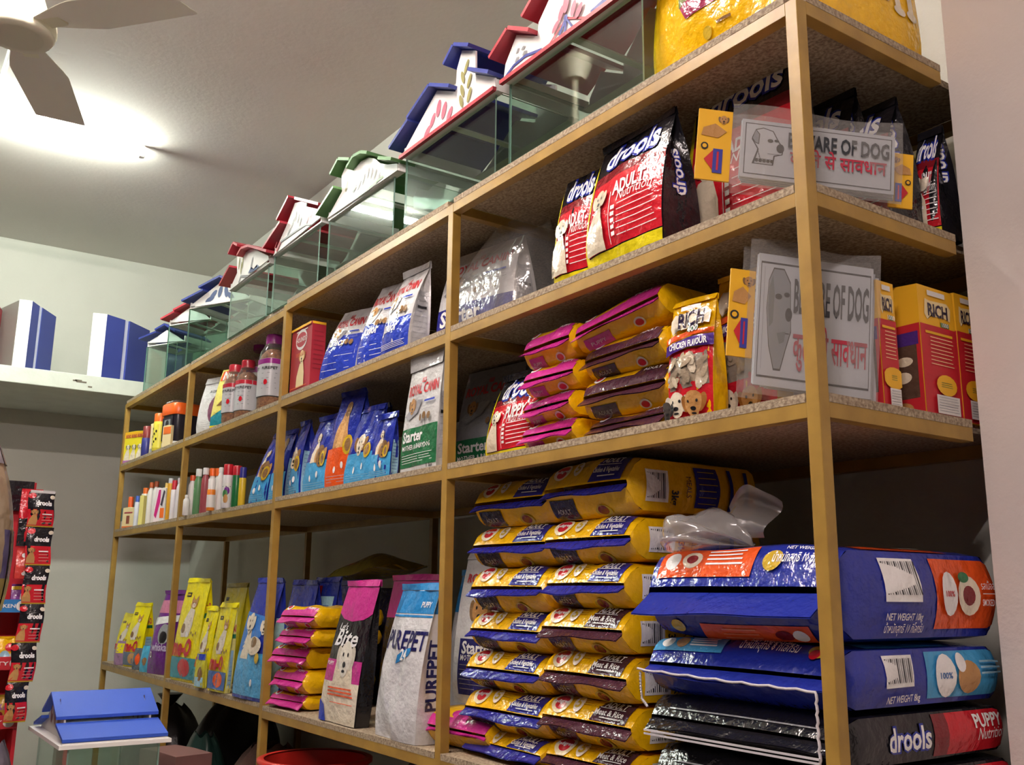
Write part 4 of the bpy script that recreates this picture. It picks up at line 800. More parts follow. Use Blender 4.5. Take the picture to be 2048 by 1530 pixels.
# ---------------------------------------------------------------- second shelf, third bay
def a_bird(F, R): F.ell(.62, .45, .055, .075, film('#7A4A62')).ell(.7, .42, .028, .03, LYE).text('AGRIPET', .55, .82, .014, INK, .02, wid=F.w*.5).lines(.25, .85, .64, .76, 4, GRY, .001).lines(.2, .8, .1, .22, 4, GRY, .001)
bag('dog_food_bag', 'white bag with a purple ring and yellow dot', 389, 419, None, 768, .03, 'A', 22, WHT, a_bird, seal=WHT, d=.08, h=.26, w=.22, taper=.9, sealh=.03)
def a_yt(F, R): F.poly([(0, .03), (1, .03), (1, .42), (.6, .34), (0, .18)], TEAL).poly([(.2, .36), (.5, .52), (.8, .72), (.7, .5), (.4, .36)], FURD).rect(.05, .80, 1, .97, ORG).text('NICI', .5, .88, .04, TXW, .03, wid=F.w*.7).rect(0, .0, 1, .04, LYE)
bag('pet_food_bag', 'yellow, white and teal packet leaning by the biscuit jars', 416, 448, 452, 735, .02, 'A', 20, film('#F0EBA0'), a_yt, seal=None, d=.07, w=.20, taper=.9, lx=.03, front=film('#EFE77A'))
bag('pet_food_bag', 'plain yellow packet tall behind the biscuit jars', 445, 480, None, 690, .22, 'A', 15, OLIVE, None, seal=OLIVE, d=.08, w=.24, h=.32)
def jar(label, u, vT, y, r, lidc):
    z = Z['A']+.001; x = xs(u, y, z); h = zs(vT, x, y)-z; t = thing('biscuit_jar', label, 'jar', (x, y, z), rad(10), 'clear biscuit jars'); lm = plast(lidc, .25)
    jb = MB().lathe([(r*.93, .002), (r, h*.03), (r, h*.68), (r*.93, h*.76), (r*.66, h*.86), (r*.62, h*.9)], JARP, 16, sq=3.2, caps=False).build('body', t)
    MB().lathe([(r*.66, h*.87), (r*.67, h*.97), (r*.62, h)], lm, 20).build('lid', t)
    R_ = random.Random(label); k = MB(); bm = mat('biscuit_brown', '#8A5A3A', .8, col2='#5C3822', vscale=60)
    k.lathe([(r*.90, .004), (r*.95, .012), (r*.95, h*.16)], mat('biscuit_mass', '#7A4C30', .85, bump=.6, bscale=120, col2='#A8784C', vscale=90), 16, sq=3.2)
    k.lathe([(r*.9, h*.66), (r*.8, h*.74), (r*.5, h*.80)], bm, 14, sq=3.2); k.build('biscuits', t)
    g = MB(); S = lambda s, v: tuple(c*(r+.0008)/(abs(cos(2*pi*s))**3.2+abs(sin(2*pi*s))**3.2)**(1/3.2) for c in (cos(2*pi*s), sin(2*pi*s))) + (h*(.17+.49*v),)
    g.grid(S, 40, 6, mat('jar_label_grey', '#B4B6BA', .3)); A = Art(g, S, 2*pi*r, h*.49, .0004); A.rect(0, .86, 1, 1, lm, n=44)
    for q in (.62, .87): A.text('PUREPET', q, .74, .012, INK, .02).lines(q-.09, q+.09, .2, .6, 4, INK, .0012).ell(q-.03, .36, .008, .012, RED)
    g.build('paper_label', jb)
jar('clear biscuit jar with purple lid, right beside the second bay post', 541, 672, .09, .057, '#8A2A7A')
jar('clear biscuit jar with purple lid, just left of the biggest one', 513, 683, .17, .056, '#8A2A7A')
jar('clear biscuit jar with red lid, second from the yellow packet', 489, 722, .10, .047, '#B02838')
jar('clear biscuit jar with red lid, next to the yellow packet', 464, 731, .07, .047, '#B02838')
# ---------------------------------------------------------------- second shelf, end bay
zA = Z['A']+.001
def small(label, name, cat, uL, uR, vT, y, z, d, th, base, art=None, group=None):
    x0, w = place(uL, uR, y, z, th); h = zs(vT, x0+w*.5*cos(rad(th)), y+w*.5*sin(rad(th)))-z
    return carton(name, label, x0, y, z, w, d, h-.004, th, base, art, group, cat)
def a_dogs(F, R):
    F.rect(0, 0, 1, .12, P_BLU if 0 else paper('#A868B0')).rect(0, .82, 1, 1, P_YEL)
    for k in range(3): F.text('BOBO', .2+.3*k, .86, .02, P_DRED, .03, wid=F.w*.24).dogsit(.2+.3*k, .1, .10, CRM, P_INK)
small('yellow box printed with a row of dogs, at the far left end', 'pet_treat_box', 'box', 245, 286, 862, .03, zA, .08, 24, paper('#E8D832'), a_dogs)
bottle('small dark red and blue bottle between the yellow box and the can', 291, 853, .05, 'A', .028, None, plast('#3A3E86'), plast('#8A3A3A'), .9, .4, shoulder=False)
small('narrow cream carton beside the yellow spray can', 'medicine_box', 'box', 297, 309, 846, .05, zA, .05, 24, P_CREAM, lambda F, R: F.rect(.1, .05, .9, .2, P_GREY))
bottle('tall yellow spray can with an orange cap', 316, 828, .05, 'A', .035, None, plast('#EFE04A'), plast('#EE6A20'), .97, .22, name='spray_can', shoulder=False, labelm=plast('#F2E65A'), lab=(.1, .9), art=lambda A: [A.ell(.3+.1*(k % 3), .15+.11*k, .005, .008, INK, n=8) for k in range(7)])
small('cream and orange carton in front of the black jar', 'medicine_box', 'box', 323, 340, 850, .02, zA, .05, 18, P_CREAM, lambda F, R: F.rect(.1, .6, .95, .95, P_ORG))
t = thing('treat_tub', 'square black tub with a broad orange lid', 'tub', (xs(352, .10, zA), .12, zA), rad(10)); x = t.location.x; h = zs(806, x, .1)-zA
MB().lathe([(.078, 0), (.082, .01), (.082, h*.72)], plast('#26222C', .25), 24, sq=6).lathe([(.0825, h*.03), (.0825, h*.12)], P_WHT, 24, sq=6, caps=False).build('body', t)
MB().lathe([(.088, h*.70), (.09, h*.73), (.09, h*.93), (.084, h*.95)], plast('#EA6420', .3), 24, sq=6).lathe([(.078, h*.95), (.078, h), (.074, h*1.0)], JARP, 24, sq=6).build('lid', t)
g = MB(); S = lambda s, v: (-.083, .06-.12*s, h*(.15+.5*v)); S2 = lambda s, v: (-.06+.12*s, -.083, h*(.15+.5*v))
g.grid(S2, 2, 2, plast('#2E2A36')); A = Art(g, S2, .12, h*.5, .0005); A.rect(.2, .5, .8, .9, P_GREY).lines(.15, .85, .1, .4, 5, P_GREY, .002).ell(.5, .72, .02, .02, P_INK); g.build('paper_label', t)
# ---------------------------------------------------------------- third shelf, end bays: bottles and small boxes
zBb = Z['B']+.001
GBt = 'grooming bottles on the third shelf'
def bt(label, u, vT, y, wpx, bc, cc, cap=.6, ch=.2, lab=None, art=None, nm='bottle', sh=True, prof=None):
    x = xs(u, y, zBb); D = (Vector((x, y, zBb))-CAM).dot(Fd); r = wpx/2/FPX*D*.96
    return bottle(label, u, vT, y, 'B', r, prof, plast(bc, .28), plast(cc, .3), cap, ch, lab, art=art, name=nm, group=GBt, shoulder=sh)
PW_, PO, PR_, PB_ = plast('#E2E2DE'), plast('#E86C22'), plast('#B4202E'), plast('#3E58B0')
lab1 = lambda c: (lambda A: (A.rect(.2, .3, .8, .7, c), A.lines(.25, .75, .1, .25, 3, INK, .001)))
small('small teal and white carton at the left end of the bottle row', 'medicine_box', 'box', 236, 246, 1016, .05, zBb, .05, 24, paper('#7FA0A0'), lambda F, R: F.rect(0, 0, 1, .4, P_WHT), 'small cartons among the bottles')
bt('bottle with stepped orange cap behind the cream carton', 257, 994, .075, 15, '#F0E6C8', '#E8622A', .7, .45)
small('cream carton with a brown bottle print, front left of the bottles', 'medicine_box', 'box', 243, 266, 1014, .02, zBb, .05, 20, P_CREAM, lambda F, R: (F.rect(0, 0, 1, .08, P_ORG), F.rect(.35, .2, .62, .6, paper('#8A4A3A')), F.rect(.15, .72, .85, .78, P_DRED), R.rect(0, 0, 1, 1, paper('#EEE6A0'))), 'small cartons among the bottles')
bt('slim white bottle with a blue cap', 271, 992, .05, 11, '#DDE2EE', '#3A5AB0', .8, .2, sh=False)
small('pale yellow narrow carton beside the blue capped bottle', 'medicine_box', 'box', 275, 283, 990, .03, zBb, .05, 24, paper('#EDE48A'), None, 'small cartons among the bottles')
bt('white bottle with orange cap and black label lines, left bay', 286, 976, .06, 16, '#E8E6DE', '#E8742E', .7, .16, sh=False)
bt('white bottle with small brown cap, left bay', 297, 965, .06, 15, '#ECEAE4', '#B0542A', .6, .12)
bt('white bottle with reddish cap, middle of the left bay', 307, 963, .07, 15, '#E6E4E0', '#A8502E', .6, .12)
small('pink and white carton with a slanted stripe', 'medicine_box', 'box', 306, 318, 975, .02, zBb, .05, 24, paper('#F2E6EA'), lambda F, R: F.poly([(.05, .2), (.6, .95), (.95, .95), (.95, .6), (.4, .1)], paper('#D02C82')), 'small cartons among the bottles')
small('white carton with an orange panel and dark stripe', 'medicine_box', 'box', 317, 327, 975, .03, zBb, .05, 24, P_WHT, lambda F, R: (F.rect(.1, .1, .9, .4, P_ORG), F.poly([(.1, .5), (.6, .95), (.9, .9), (.5, .45)], paper('#4A4050'))), 'small cartons among the bottles')
bt('pale bottle with gold neck, before the post', 328, 966, .06, 10, '#EAE2C0', '#D8B86A', .7, .12)
bt('amber yellow bottle with clear cap, before the post', 336, 957, .06, 13, '#D8A230', '#C8CCD0', .8, .12, sh=False)
bt('white bottle with red cap and dark script, left of the post', 344, 961, .05, 13, '#E4E2E6', '#C02A3A', .8, .24, sh=False)
bt('white bottle with pale cap just left of the post', 354, 956, .06, 13, '#E6E4E8', '#CFC4CC', .7, .12)
bt('white bottle with orange red cap, first right of the post', 380, 951, .08, 17, '#E6E8E6', '#E05A30', .7, .12)
bt('low white bottle in front of the orange capped one', 371, 990, .02, 14, '#ECECEA', '#E8E8E4', .6, .12)
bt('green shampoo bottle with white cap', 392, 938, .04, 17, '#5E8E62', '#D8DCD8', .75, .16)
bt('dark pink shampoo bottle with white cap', 406, 936, .06, 17, '#9A4C54', '#DCDCDC', .75, .14)
bt('white bottle with an orange label and domed white cap, front row', 420, 958, .02, 17, '#E8862A', '#ECECEA', .9, .34, plast('#E8E6E2'), None, sh=False)
bt('white bottle with tall orange cap, behind the domed cap bottle', 420, 937, .09, 18, '#E6E4E0', '#EE6A24', .8, .16)
bt('white bottle with tall orange cap, second of the pair', 432, 937, .10, 16, '#E6E4E0', '#EE6A24', .8, .16)
bt('plain white bottle left of the red capped can', 437, 935, .06, 14, '#E8E8E6', '#E4E4E2', .7, .1)
bt('white spray can with a red cap and printed dog', 452, 929, .03, 20, '#E2E0E2', '#B8202E', 1.0, .24, PW_, lambda A: (A.ell(.6, .6, .012, .018, PUR), A.ell(.5, .45, .012, .018, P_GRN), A.ell(.55, .2, .01, .02, TAN), A.rect(.3, .8, .8, .84, INK)), 'spray_can', False)
bt('dark green spray can with a red cap', 470, 932, .05, 18, '#1E6A3A', '#B8202E', 1.0, .22, None, None, 'spray_can', False)
bt('yellow can with a navy cap beside the blue bag', 482, 935, .06, 15, '#D8B832', '#34348A', .95, .27, None, None, 'spray_can', False)
# ---------------------------------------------------------------- bottom shelf, end bay and third bay: cat food
GM = 'yellow cat food bags'
bag('cat_food_bag', 'yellow cat food bag against the end post', 226, 262, None, 1202, .10, 'C', 10, MEO, a_meo(ORG, film('#A8A8B0')), seal=MEO, d=.09, w=.20, h=.255, group=GM)
bag('cat_food_bag', 'small yellow cat food bag in front, half hiding the one behind', 243, 277, 286, 1205, .02, 'C', 18, MEO, a_meo(TAN, film('#5A6E84')), seal=MEO, d=.08, w=.17, group=GM, taper=.9, lx=.02)
bag('cat_food_pouch', 'mauve and yellow small pouch in front of the far yellow bags', 226, 240, None, 1270, .008, 'C', 20, film('#A07CA0'), lambda F, R: F.rect(.1, .5, .9, .9, MEO), d=.035, w=.09, h=.13, group='small cat food pouches')
bag('cat_food_pouch', 'grey blue small pouch beside the purple bag', 262, 276, None, 1295, .008, 'C', 20, film('#5A6670'), lambda F, R: F.ell(.5, .5, .02, .03, ORG), d=.035, w=.09, h=.11, group='small cat food pouches')
bag('cat_food_pouch', 'bright blue small pouch against the purple bag', 277, 289, None, 1285, .004, 'C', 20, film('#4AA8CC'), lambda F, R: F.ell(.5, .4, .02, .02, FURD), d=.035, w=.08, h=.13, group='small cat food pouches')
def a_wh(F, R): F.rect(0, .76, 1, .92, film('#C87A9A')).poly([(.0, .60), (1, .66), (1, .74), (0, .70)], TXW).ell(.62, .50, .06, .05, GRY).ell(.62, .46, .035, .03, INK).text('whiskas', .55, .34, .036, film('#C8B4DC'), .03, wid=F.w*.7).ell(.2, .24, .012, .016, TXW).ell(.2, .24, .007, .01, PUR)
bag('cat_food_bag', 'purple cat food bag bulging over the shelf edge', 289, 329, 336, 1180, .01, 'C', 14, PUR, a_wh, seal=PUR, taper=.8, lx=.04, bul=.22, d=.10, w=.24)
bag('cat_food_bag', 'tall yellow cat food bag with its side showing', 337, 386, 420, 1156, .012, 'C', 6, MEO, a_meo(RED, TEAL), seal=MEO, taper=.9, lx=.04, group=GM)
bag('cat_food_bag', 'small yellow cat food bag with the blue pouch before it', 384, 410, None, 1212, .02, 'C', 6, MEO, a_meo(RED, TEAL), seal=MEO, d=.06, w=.15, group=GM, taper=.85, lx=.03)
bag('cat_food_bag', 'small yellow cat food bag showing its pale blue side', 413, 448, 462, 1205, .005, 'C', 4, MEO, a_meo(ORG, film('#3E66A8')), seal=MEO, group=GM, taper=.92, lx=.05, side=film('#D8D27A'))
bag('cat_food_bag', 'tall shaded yellow bag behind the small yellow bags', 425, 470, None, 1156, .20, 'C', 0, film('#C8BC1E'), lambda F, R: F.rect(.1, .85, .28, .89, INK), seal=OLIVE, d=.08, w=.30, h=.43, group=GM)  # yellow and seal darkened, shade put into the film colour
bag('cat_food_pouch', 'yellow and pale blue pouch hung in front of the small yellow bags', 386, 404, None, 1293, -.004, 'C', 10, film('#C8C23C'), lambda F, R: (F.rect(.05, .8, .95, .97, RBLU), F.rect(.05, .03, .95, .3, PBL), F.ell(.6, .4, .02, .03, FURD)), d=.02, w=.085, h=.145, group='small cat food pouches')
bag('dog_food_bag', 'tall blue puppy food bag left of the second bay post', 459, 516, 532, 1155, .006, 'C', 2, BLU, lambda F, R: (F.rect(0, .03, 1, .40, LBL), F.poly([(0, .40), (.0, .75), (.9, .70), (.6, .40)], film('#2E7AD0')), F.dogsit(.30, .34, .17, CRM, FURD), F.dog(.28, .64, .045, CRM, INK, CRM), F.dog(.82, .62, .035, CRM, INK, CRM), F.ell(.62, .46, .07, .035, FUR), F.ell(.62, .49, .03, .02, FURD), F.ell(.8, .36, .02, .02, OKR), F.ell(.7, .15, .01, .014, TXW), R.rect(.2, .05, .9, .7, PBL)), seal=BLU, taper=.86, lx=.10, d=.09, group='tall blue bags on the bottom shelf')
# ---------------------------------------------------------------- bottom shelf, second bay
bag('dog_food_bag', 'tall blue bag just right of the second bay post, behind the pouches', 552, 590, None, 1150, .16, 'C', 0, BLU, lambda F, R: (F.rect(0, .05, 1, .55, film('#2E6AC8')), F.ell(.8, .45, .03, .04, CRM)), seal=BLU, d=.09, w=.27, h=.44, group='tall blue bags on the bottom shelf')
bag('dog_food_bag', 'tall blue bag with a pale printed label behind the pouches', 600, 640, None, 1148, .20, 'C', 0, BLU, lambda F, R: (F.rect(.1, .1, .9, .88, PBL), F.lines(.2, .8, .4, .8, 10, BLU, .0015), F.rect(.12, .82, .36, .97, DRED)), seal=BLU, d=.08, w=.24, h=.45, group='tall blue bags on the bottom shelf')
bag('dog_food_bag', 'dark blue bag at the back beside the labelled one', 648, 690, None, 1165, .30, 'C', 0, NAVY, None, seal=NAVY, d=.08, w=.26, h=.44, group='tall blue bags on the bottom shelf')
bag('dog_food_bag', 'black bag with a pink top, second of the pair, behind the white bag', 752, 812, None, 1140, .24, 'C', 0, BLK, lambda F, R: F.rect(0, .72, 1, 1, PNK), seal=PNK, d=.10, w=.34, h=.455, group='pink topped black bags')
oz = thing('food_packet', 'crumpled olive packet lying on the bags at the back of the second bay', 'packet', (-2.28, .44, 0), rad(8)); oz.location.z = Z['C']+.46
xo = xs(740, .42, 1.33); oz.location.x = xo
m = MB(); m.grid(lambda u, v: ((u-.5)*.40, (v-.5)*.24, .075*sin(pi*u)**.5*sin(pi*v)**.5+.05*u+.006*sin(9*u+5*v)), 16, 10, OLIVE).grid(lambda u, v: ((u-.5)*.40, (v-.5)*.24, .05*u+.006*sin(9*u+5*v)-.03*sin(pi*u)*sin(pi*v)), 16, 10, OLIVE); m.build('body', oz)
MB().grid(lambda u, v: (.20+.03*u, (v-.5)*.23, .05+.012*sin(8*v)), 2, 8, OKR).build('end_seal', oz)
MB().box(-.19, -.11, -.42, .19, .11, -.03, film('#3A3240')) 
bag('dog_food_bag', 'dark bag at the back holding up the olive packet', 700, 760, None, None, .36, 'C', 0, film('#2A2638'), None, d=.14, w=.42, h=.43, group='bags at the back of the second bay')
zl = zC; hs = []
GP = 'pink sealed pouches in the second bay'; xw0, xw1 = xs(548, .03, .9), xs(628, .03, .9); wP = .24
words = ['lowest', 'second from the bottom', 'middle', 'second from the top', 'topmost']
topv = [1386, 1337, 1292, 1256, 1214]
for k in range(5):
    x = xs((546, 549, 551, 563, 568)[k], .03, zl+.03); hz_ = zs(topv[k], x+wP*.5, .06); hz_ = max(hz_, zl+.05)
    pouch('dog_food_pouch', 'pink sealed yellow pouch, %s of the second bay stack' % words[k], x+wP/2+.005, .03, zl, wP, .30, (hz_-zl)*1.02, (8, 4, 10, 6, 8)[k], YEL, PNK, a_pup(PNK), GP, crk=.004, finl=.03); zl = hz_
def a_choice(F, R):
    F.rect(0, .80, 1, 1, PNK).poly([(0, .80), (1, .80), (.8, .755), (.5, .74), (.2, .755)], PNK)
    F.text("Let's", .30, .70, .022, TXW, .01, sh=.3, wid=F.w*.28).text('Bite', .48, .62, .05, TXW, .02, sh=.4, wid=F.w*.66).lines(.35, .75, .53, .57, 2, TXW, .002)
    F.rect(0, .30, 1, .46, PNK).text('PUPPY', .16, .43, .012, TXW, .01, wid=F.w*.22).rect(0, 0, 1, .30, CRM).poly([(.30, .28), (.34, .46), (.5, .55), (.72, .5), (.82, .28)], FUR).dog(.56, .46, .062, film('#E4DFD2'), INK, film('#D2CBBB'))
    F.lines(.22, .9, .20, .25, 3, ORG, .005).rect(.3, .15, .92, .155, ORG).poly([(0, 0), (.2, 0), (.14, .12), (0, .16)], RBLU)
bag('dog_food_bag', 'glossy black bag with a pink top and white dog portrait', 636, 708, 742, 1160, .012, 'C', 0, BLK, a_choice, seal=PNK, taper=.84, lx=.07, ly=.02, group='pink topped black bags', bul=.12)
def a_pure(F, R):
    F.rect(0, .84, 1, 1, film('#2A86C8')).rect(0, .815, 1, .83, film('#2A86C8')).text('PUREPET', .54, .66, .052, film('#23245E'), .02, wid=F.w*.92).lines(.04, .96, .735, .74, 1, GRY, .001).poly([(.42, .50), (.72, .56), (.78, .62), (.6, .6), (.46, .56)], film('#2A86C8')).text('24', .6, .565, .03, TXW, .03).text('PUPPY', .78, .90, .016, TXW, .02)
    R.rect(0, .84, 1, 1, film('#1E74B4')).text('PUREPET', .62, .44, .05, film('#23245E'), .03, rot=rad(90), wid=R.h*.46)
bag('dog_food_bag', 'big white PUREPET bag with a blue top, against the post', 744, 826, 880, 1166, .008, 'C', -2, film('#D6D7DA'), a_pure, seal=film('#2A86C8'), taper=.88, lx=.04, ly=.02, bul=.18, crk=.007)
bag('dog_food_bag', 'white bag with blue top behind the post, mostly hidden', 886, 935, None, 1160, .30, 'C', 0, film('#C6C8CC'), lambda F, R: F.rect(0, .75, 1, 1, film('#2A86C8')), d=.12, w=.32, h=.47, seal=film('#2A86C8'))
bag('puppy_food_bag', 'white Starter bag with a navy panel between the post and the pouch stack', 900, 960, None, 1185, .17, 'C', 6, WHT, lambda F, R: (F.rect(.1, .06, .95, .44, film('#2A2A6E')), F.text('Starter', .42, .38, .034, TXW, .03, wid=F.w*.55), F.text('MOTHER & BABYDOG', .5, .31, .016, TXW, .02, wid=F.w*.72), F.lines(.14, .9, .1, .26, 6, GRY, .0016), F.text('ROYAL CANIN', .5, .86, .024, TXR, .03, wid=F.w*.8), F.dog(.4, .62, .05, TAN), F.lines(.3, .9, .47, .55, 4, GRY, .0012)), d=.11, w=.30, h=.415, seal=WHT, dz=.1, group='Starter bags')
def a_pp(T, Bm, R, top): T.rect(0, .0, 1, .42, PNK).ell(.62, .72, .07, .03, PNK).text('PUPPY', .66, .72, .016, TXW, .02, wid=.09)
pouch('dog_food_pouch', 'yellow and pink puppy pouch at the foot of the post', (xs(865, .05, .9)+xs(955, .05, .9))/2-.02, .045, zC, .34, .36, .099, 4, YEL, PNK, a_pp, None, crk=.004, finl=.012, nose=.14)
# ---------------------------------------------------------------- blue roofed tank in front of the rack
xr, yr0, yr1 = -2.60, -.702, -.419
zr = zs(1383, xr, yr0)
xa, za = -2.475, zs(1433, -2.475, yr0); xb, zb_ = -2.475, zs(1446, -2.475, yr0); xc, zc_ = -2.345, zs(1479, -2.345, yr0)
zt_ = zs(1490, -2.35, yr0)
ht = thing('tank_hood', 'bright blue two step hood on the glass tank standing before the rack', 'tank hood', (xr, yr0, zt_), 0, 'house shaped tank hoods')
Z0 = zt_; BR = mat('hood_bright_blue', '#2F55C0', .5, bump=.05, bscale=200)
def slab_(p, q, nm, m=BR):
    b = MB()
    for sx in (1,):
        (x1, z1), (x2, z2) = p, q; v = []
        for yy in (-.02, yr1-yr0+.02): v += [(x1-xr, yy, z1-Z0), (x2-xr, yy, z2-Z0), (x2-xr, yy, z2-Z0-.010), (x1-xr, yy, z1-Z0-.010)]
        b.add(v, [(0, 1, 2, 3), (7, 6, 5, 4), (0, 4, 5, 1), (1, 5, 6, 2), (2, 6, 7, 3), (3, 7, 4, 0)], m)
    return b.build(nm, ht)
slab_((xr, zr), (xa, za), 'roof_panel'); slab_((xb, zb_), (xc, zc_), 'roof_panel'); slab_((xr, zr), (2*xr-xa, za), 'roof_panel'); slab_((2*xr-xb, zb_), (2*xr-xc, zc_), 'roof_panel')
hw = xc-xr
for y in (.004, yr1-yr0-.01):
    g = MB().prism([(-hw+.01, 0), (hw-.01, 0), (hw-.01, zc_-Z0-.012), (xb-xr, zb_-Z0-.012), (xa-xr, za-Z0-.012), (0, zr-Z0-.014), (-(xa-xr), za-Z0-.012), (-hw+.01, zc_-Z0-.012)], y, y+.006, mat('hood_clear_board', '#B8B6B0', .3))
    A = Art(g, lambda u, v: (-hw+2*hw*u, y, (zr-Z0)*v), 2*hw, zr-Z0, .001)
    for c in (.36, .48, .6): A.ell(c, .55, .018, .045, mat('hood_print_brown', '#7A4636', .4)).ell(c+.02, .62, .008, .026, W_H)
    g.build('gable_board', ht)
MB().box(-hw-.03, -.03, -.012, hw+.01, yr1-yr0+.03, 0, W_H).build('base_frame', ht); MB().box(hw-.012, -.02, 0, hw+.004, yr1-yr0+.02, zc_-Z0-.012, W_H).build('eave_board', ht)
t = thing('glass_tank', 'glass tank with bright blue hood standing low before the rack', 'fish tank', (xr-hw+.012, yr0, zt_-.30), 0, None); g_ = .005; w_, d_, h_ = 2*hw-.024, yr1-yr0, .286
for nm, b in (('front_pane', (0, 0, 0, w_, g_, h_)), ('back_pane', (0, d_-g_, 0, w_, d_, h_)), ('side_pane', (0, g_, 0, g_, d_-g_, h_)), ('side_pane', (w_-g_, g_, 0, w_, d_-g_, h_)), ('bottom_pane', (g_, g_, 0, w_-g_, d_-g_, g_))):
    m = MB().box(*b, GLASS); m.mats.append(EDGE); dd = (b[3]-b[0], b[4]-b[1], b[5]-b[2]); k = dd.index(min(dd)); big = {2: (0, 1), 1: (2, 3), 0: (4, 5)}[k]; m.m = [0 if i in big else 1 for i in range(6)]; m.build(nm, t)
tb = thing('low_table', 'plain wooden table under the blue hooded tank', 'table', (xr, -.56, 0))
WOOD = mat('dull_wood', '#6E5238', .6, col2='#553C28', vscale=12); zt2 = zt_-.302
MB().box(-.29, -.2, zt2-.03, .32, .22, zt2, WOOD).build('table_top', tb)
for sx in (-1, 1):
    for sy in (-1, 1): MB().box(sx*.25-.02, sy*.17-.02, 0, sx*.25+.02, sy*.17+.02, zt2-.03, WOOD).build('leg', tb)
# ---------------------------------------------------------------- hanging sachets and the red display
XS = -2.77
ya, yb = ys(34, XS, 1.2), ys(88, XS, 1.2)
stp = thing('sachet_strip', 'hanging strip of black and red pet food sachets by the left edge', 'sachets', (XS, (ya+yb)/2, 0), rad(90))
vb = [983, 1053, 1130, 1208, 1286, 1365, 1446]; W_ = yb-ya
for k in range(6):
    z1, z0 = zs(vb[k], XS, ya), zs(vb[k+1], XS, ya); m = MB(); ph = k*1.3; wd = W_*(1.0, .97, .9, .9, .92, .8)[k]; off = (.0, .006, .008, .006, -.004, -.012)[k]
    S = lambda u, v: ((u-.5)*wd+off+.003*sin(6*v+ph), -.012*sin(pi*u)**.7*sin(pi*v)**.7-.004*sin(5*u+ph)*sin(pi*v)+.004*sin(k), z0+(z1-z0)*v)
    S2 = lambda u, v: ((.5-u)*wd+off+.003*sin(6*v+ph), .010*sin(pi*u)**.7*sin(pi*v)**.7+.004*sin(k)+.0005, z0+(z1-z0)*v)
    m.grid(S, 8, 10, BLK).grid(S2, 8, 6, BLK); A = Art(m, S, wd, z1-z0, .0006)
    A.rect(0, .03, 1, .50, RED).rect(0, 0, 1, .035, OKR).text('drools', .6, .68, .016, TXW, .05, wid=wd*.6).dogsit(.22, .06, .055, TAN, FURD).ell(.15, .88, .012, .01, RED).ell(.9, .86, .008, .007, CRM).rect(.5, .35, .88, .38, TXW, n=2).lines(.5, .9, .12, .28, 3, CRM, .001)
    m.build('sachet', stp)
zz1 = zs(983, XS, ya)
MB().box(-.04, -.004, zz1-.004, .04, .004, zz1+.006, plast('#C8C8C8')).build('hanging_clip', stp)
dsp = thing('display_stand', 'red cardboard display stand with price circles at the left edge', 'display stand', (XS-.02, 0, 0), 0)
yR = ys(60, XS, 1.0)-.012; yL = yR-.34; PRD = paper('#BE2230'); PRW = paper('#E8E4E0')
zhi = zs(984, XS, yR)+.05
MB().box(-.19, yL, 0, -.18, yR, zhi, PRD).build('back_panel', dsp)
for y in (yL, yR-.012): MB().box(-.18, y, 0, -.02, y+.012, zs(1205, XS, yR), PRD).build('side_panel', dsp)
MB().box(-.18, yL, zhi-.11, -.15, yR-.012, zhi, BLK).build('header', dsp)
for v, c, tx in ((1225, '#2A78B8', 'CHICKEN'), (1340, '#C02834', 'TASTY'), (1458, '#C02834', 'PUPPY')):
    zb2 = zs(v, XS, yR); tr = MB().box(-.18, yL+.012, zb2, -.014, yR-.012, zb2+.006, PRD).build('tray', dsp); m = MB().box(-.014, yL+.004, zb2, -.008, yR-.002, zb2+.044, paper(c))
    A = Art(m, lambda u, q: (-.008, yL+.004+(yR-yL-.006)*u, zb2+.044*q), yR-yL-.006, .044, .0006); A.ell(.915, .5, .018, .018, PRW).lines(.89, .94, .4, .6, 3, P_GREY, .001).text(tx, .72, .5, .012, PRW, .02, wid=.09); m.build('price_strip', tr)
def dpouch(label, u0, u1, v0, v1, base, art, x=-.06):
    X = XS-.02+x; y0, y1 = ys(u0, X, 1.1), ys(u1, X, 1.1); z0, z1 = zs(v1, X, y1), zs(v0, X, y1); w = y1-y0; h = z1-z0
    r = thing('pet_food_pouch', label, 'pouch', (X, (y0+y1)/2, z0), rad(90), 'pouches on the red display'); F, Rs, Ls, B, wv, dp = bag_surf(w, .03, h, u0, taper=.96, bul=.2)
    m = MB(); m.grid(F, 10, 12, base).grid(Rs, 3, 8, base).grid(Ls, 3, 8, base).grid(B, 6, 8, base); art(Art(m, F, w, h)); m.build('body', r)
    MB().grid(lambda u, v: ((u-.5)*wv(1), 0, h+.008*v), 8, 1, base).build('top_seal', r); return r
dl = [dpouch('shiny purple pouch above the blue price tray', 12, 62, 1160, 1207, film('#8A4A9A'), lambda A: A.ell(.6, .5, .02, .03, CRM).rect(0, .85, 1, 1, OKR)),
 dpouch('yellow pouch above the upper red price tray', -4, 50, 1264, 1320, YEL, lambda A: A.ell(.5, .7, .018, .014, RED).ell(.62, .3, .02, .02, CRM).ell(.3, .4, .016, .018, PBL)),
 dpouch('gold pouch above the lower red price tray', -10, 42, 1382, 1438, film('#A8842A'), lambda A: A.rect(0, .55, 1, .75, film('#8A5A7A')).ell(.45, .38, .014, .012, DRED))]
for o, v in zip(dl, (1225, 1340, 1458)): o.location.z = zs(v, XS, yR)+.007
red = dpouch('red pouch hung high on the display beside the sachet strip', 14, 66, 1102, 1158, film('#C03A34'), lambda A: A.text('drools', .55, .2, .014, TXW, .05, wid=A.w*.6).ell(.3, .82, .008, .008, TXW).ell(.8, .8, .01, .01, DRED), x=-.02)
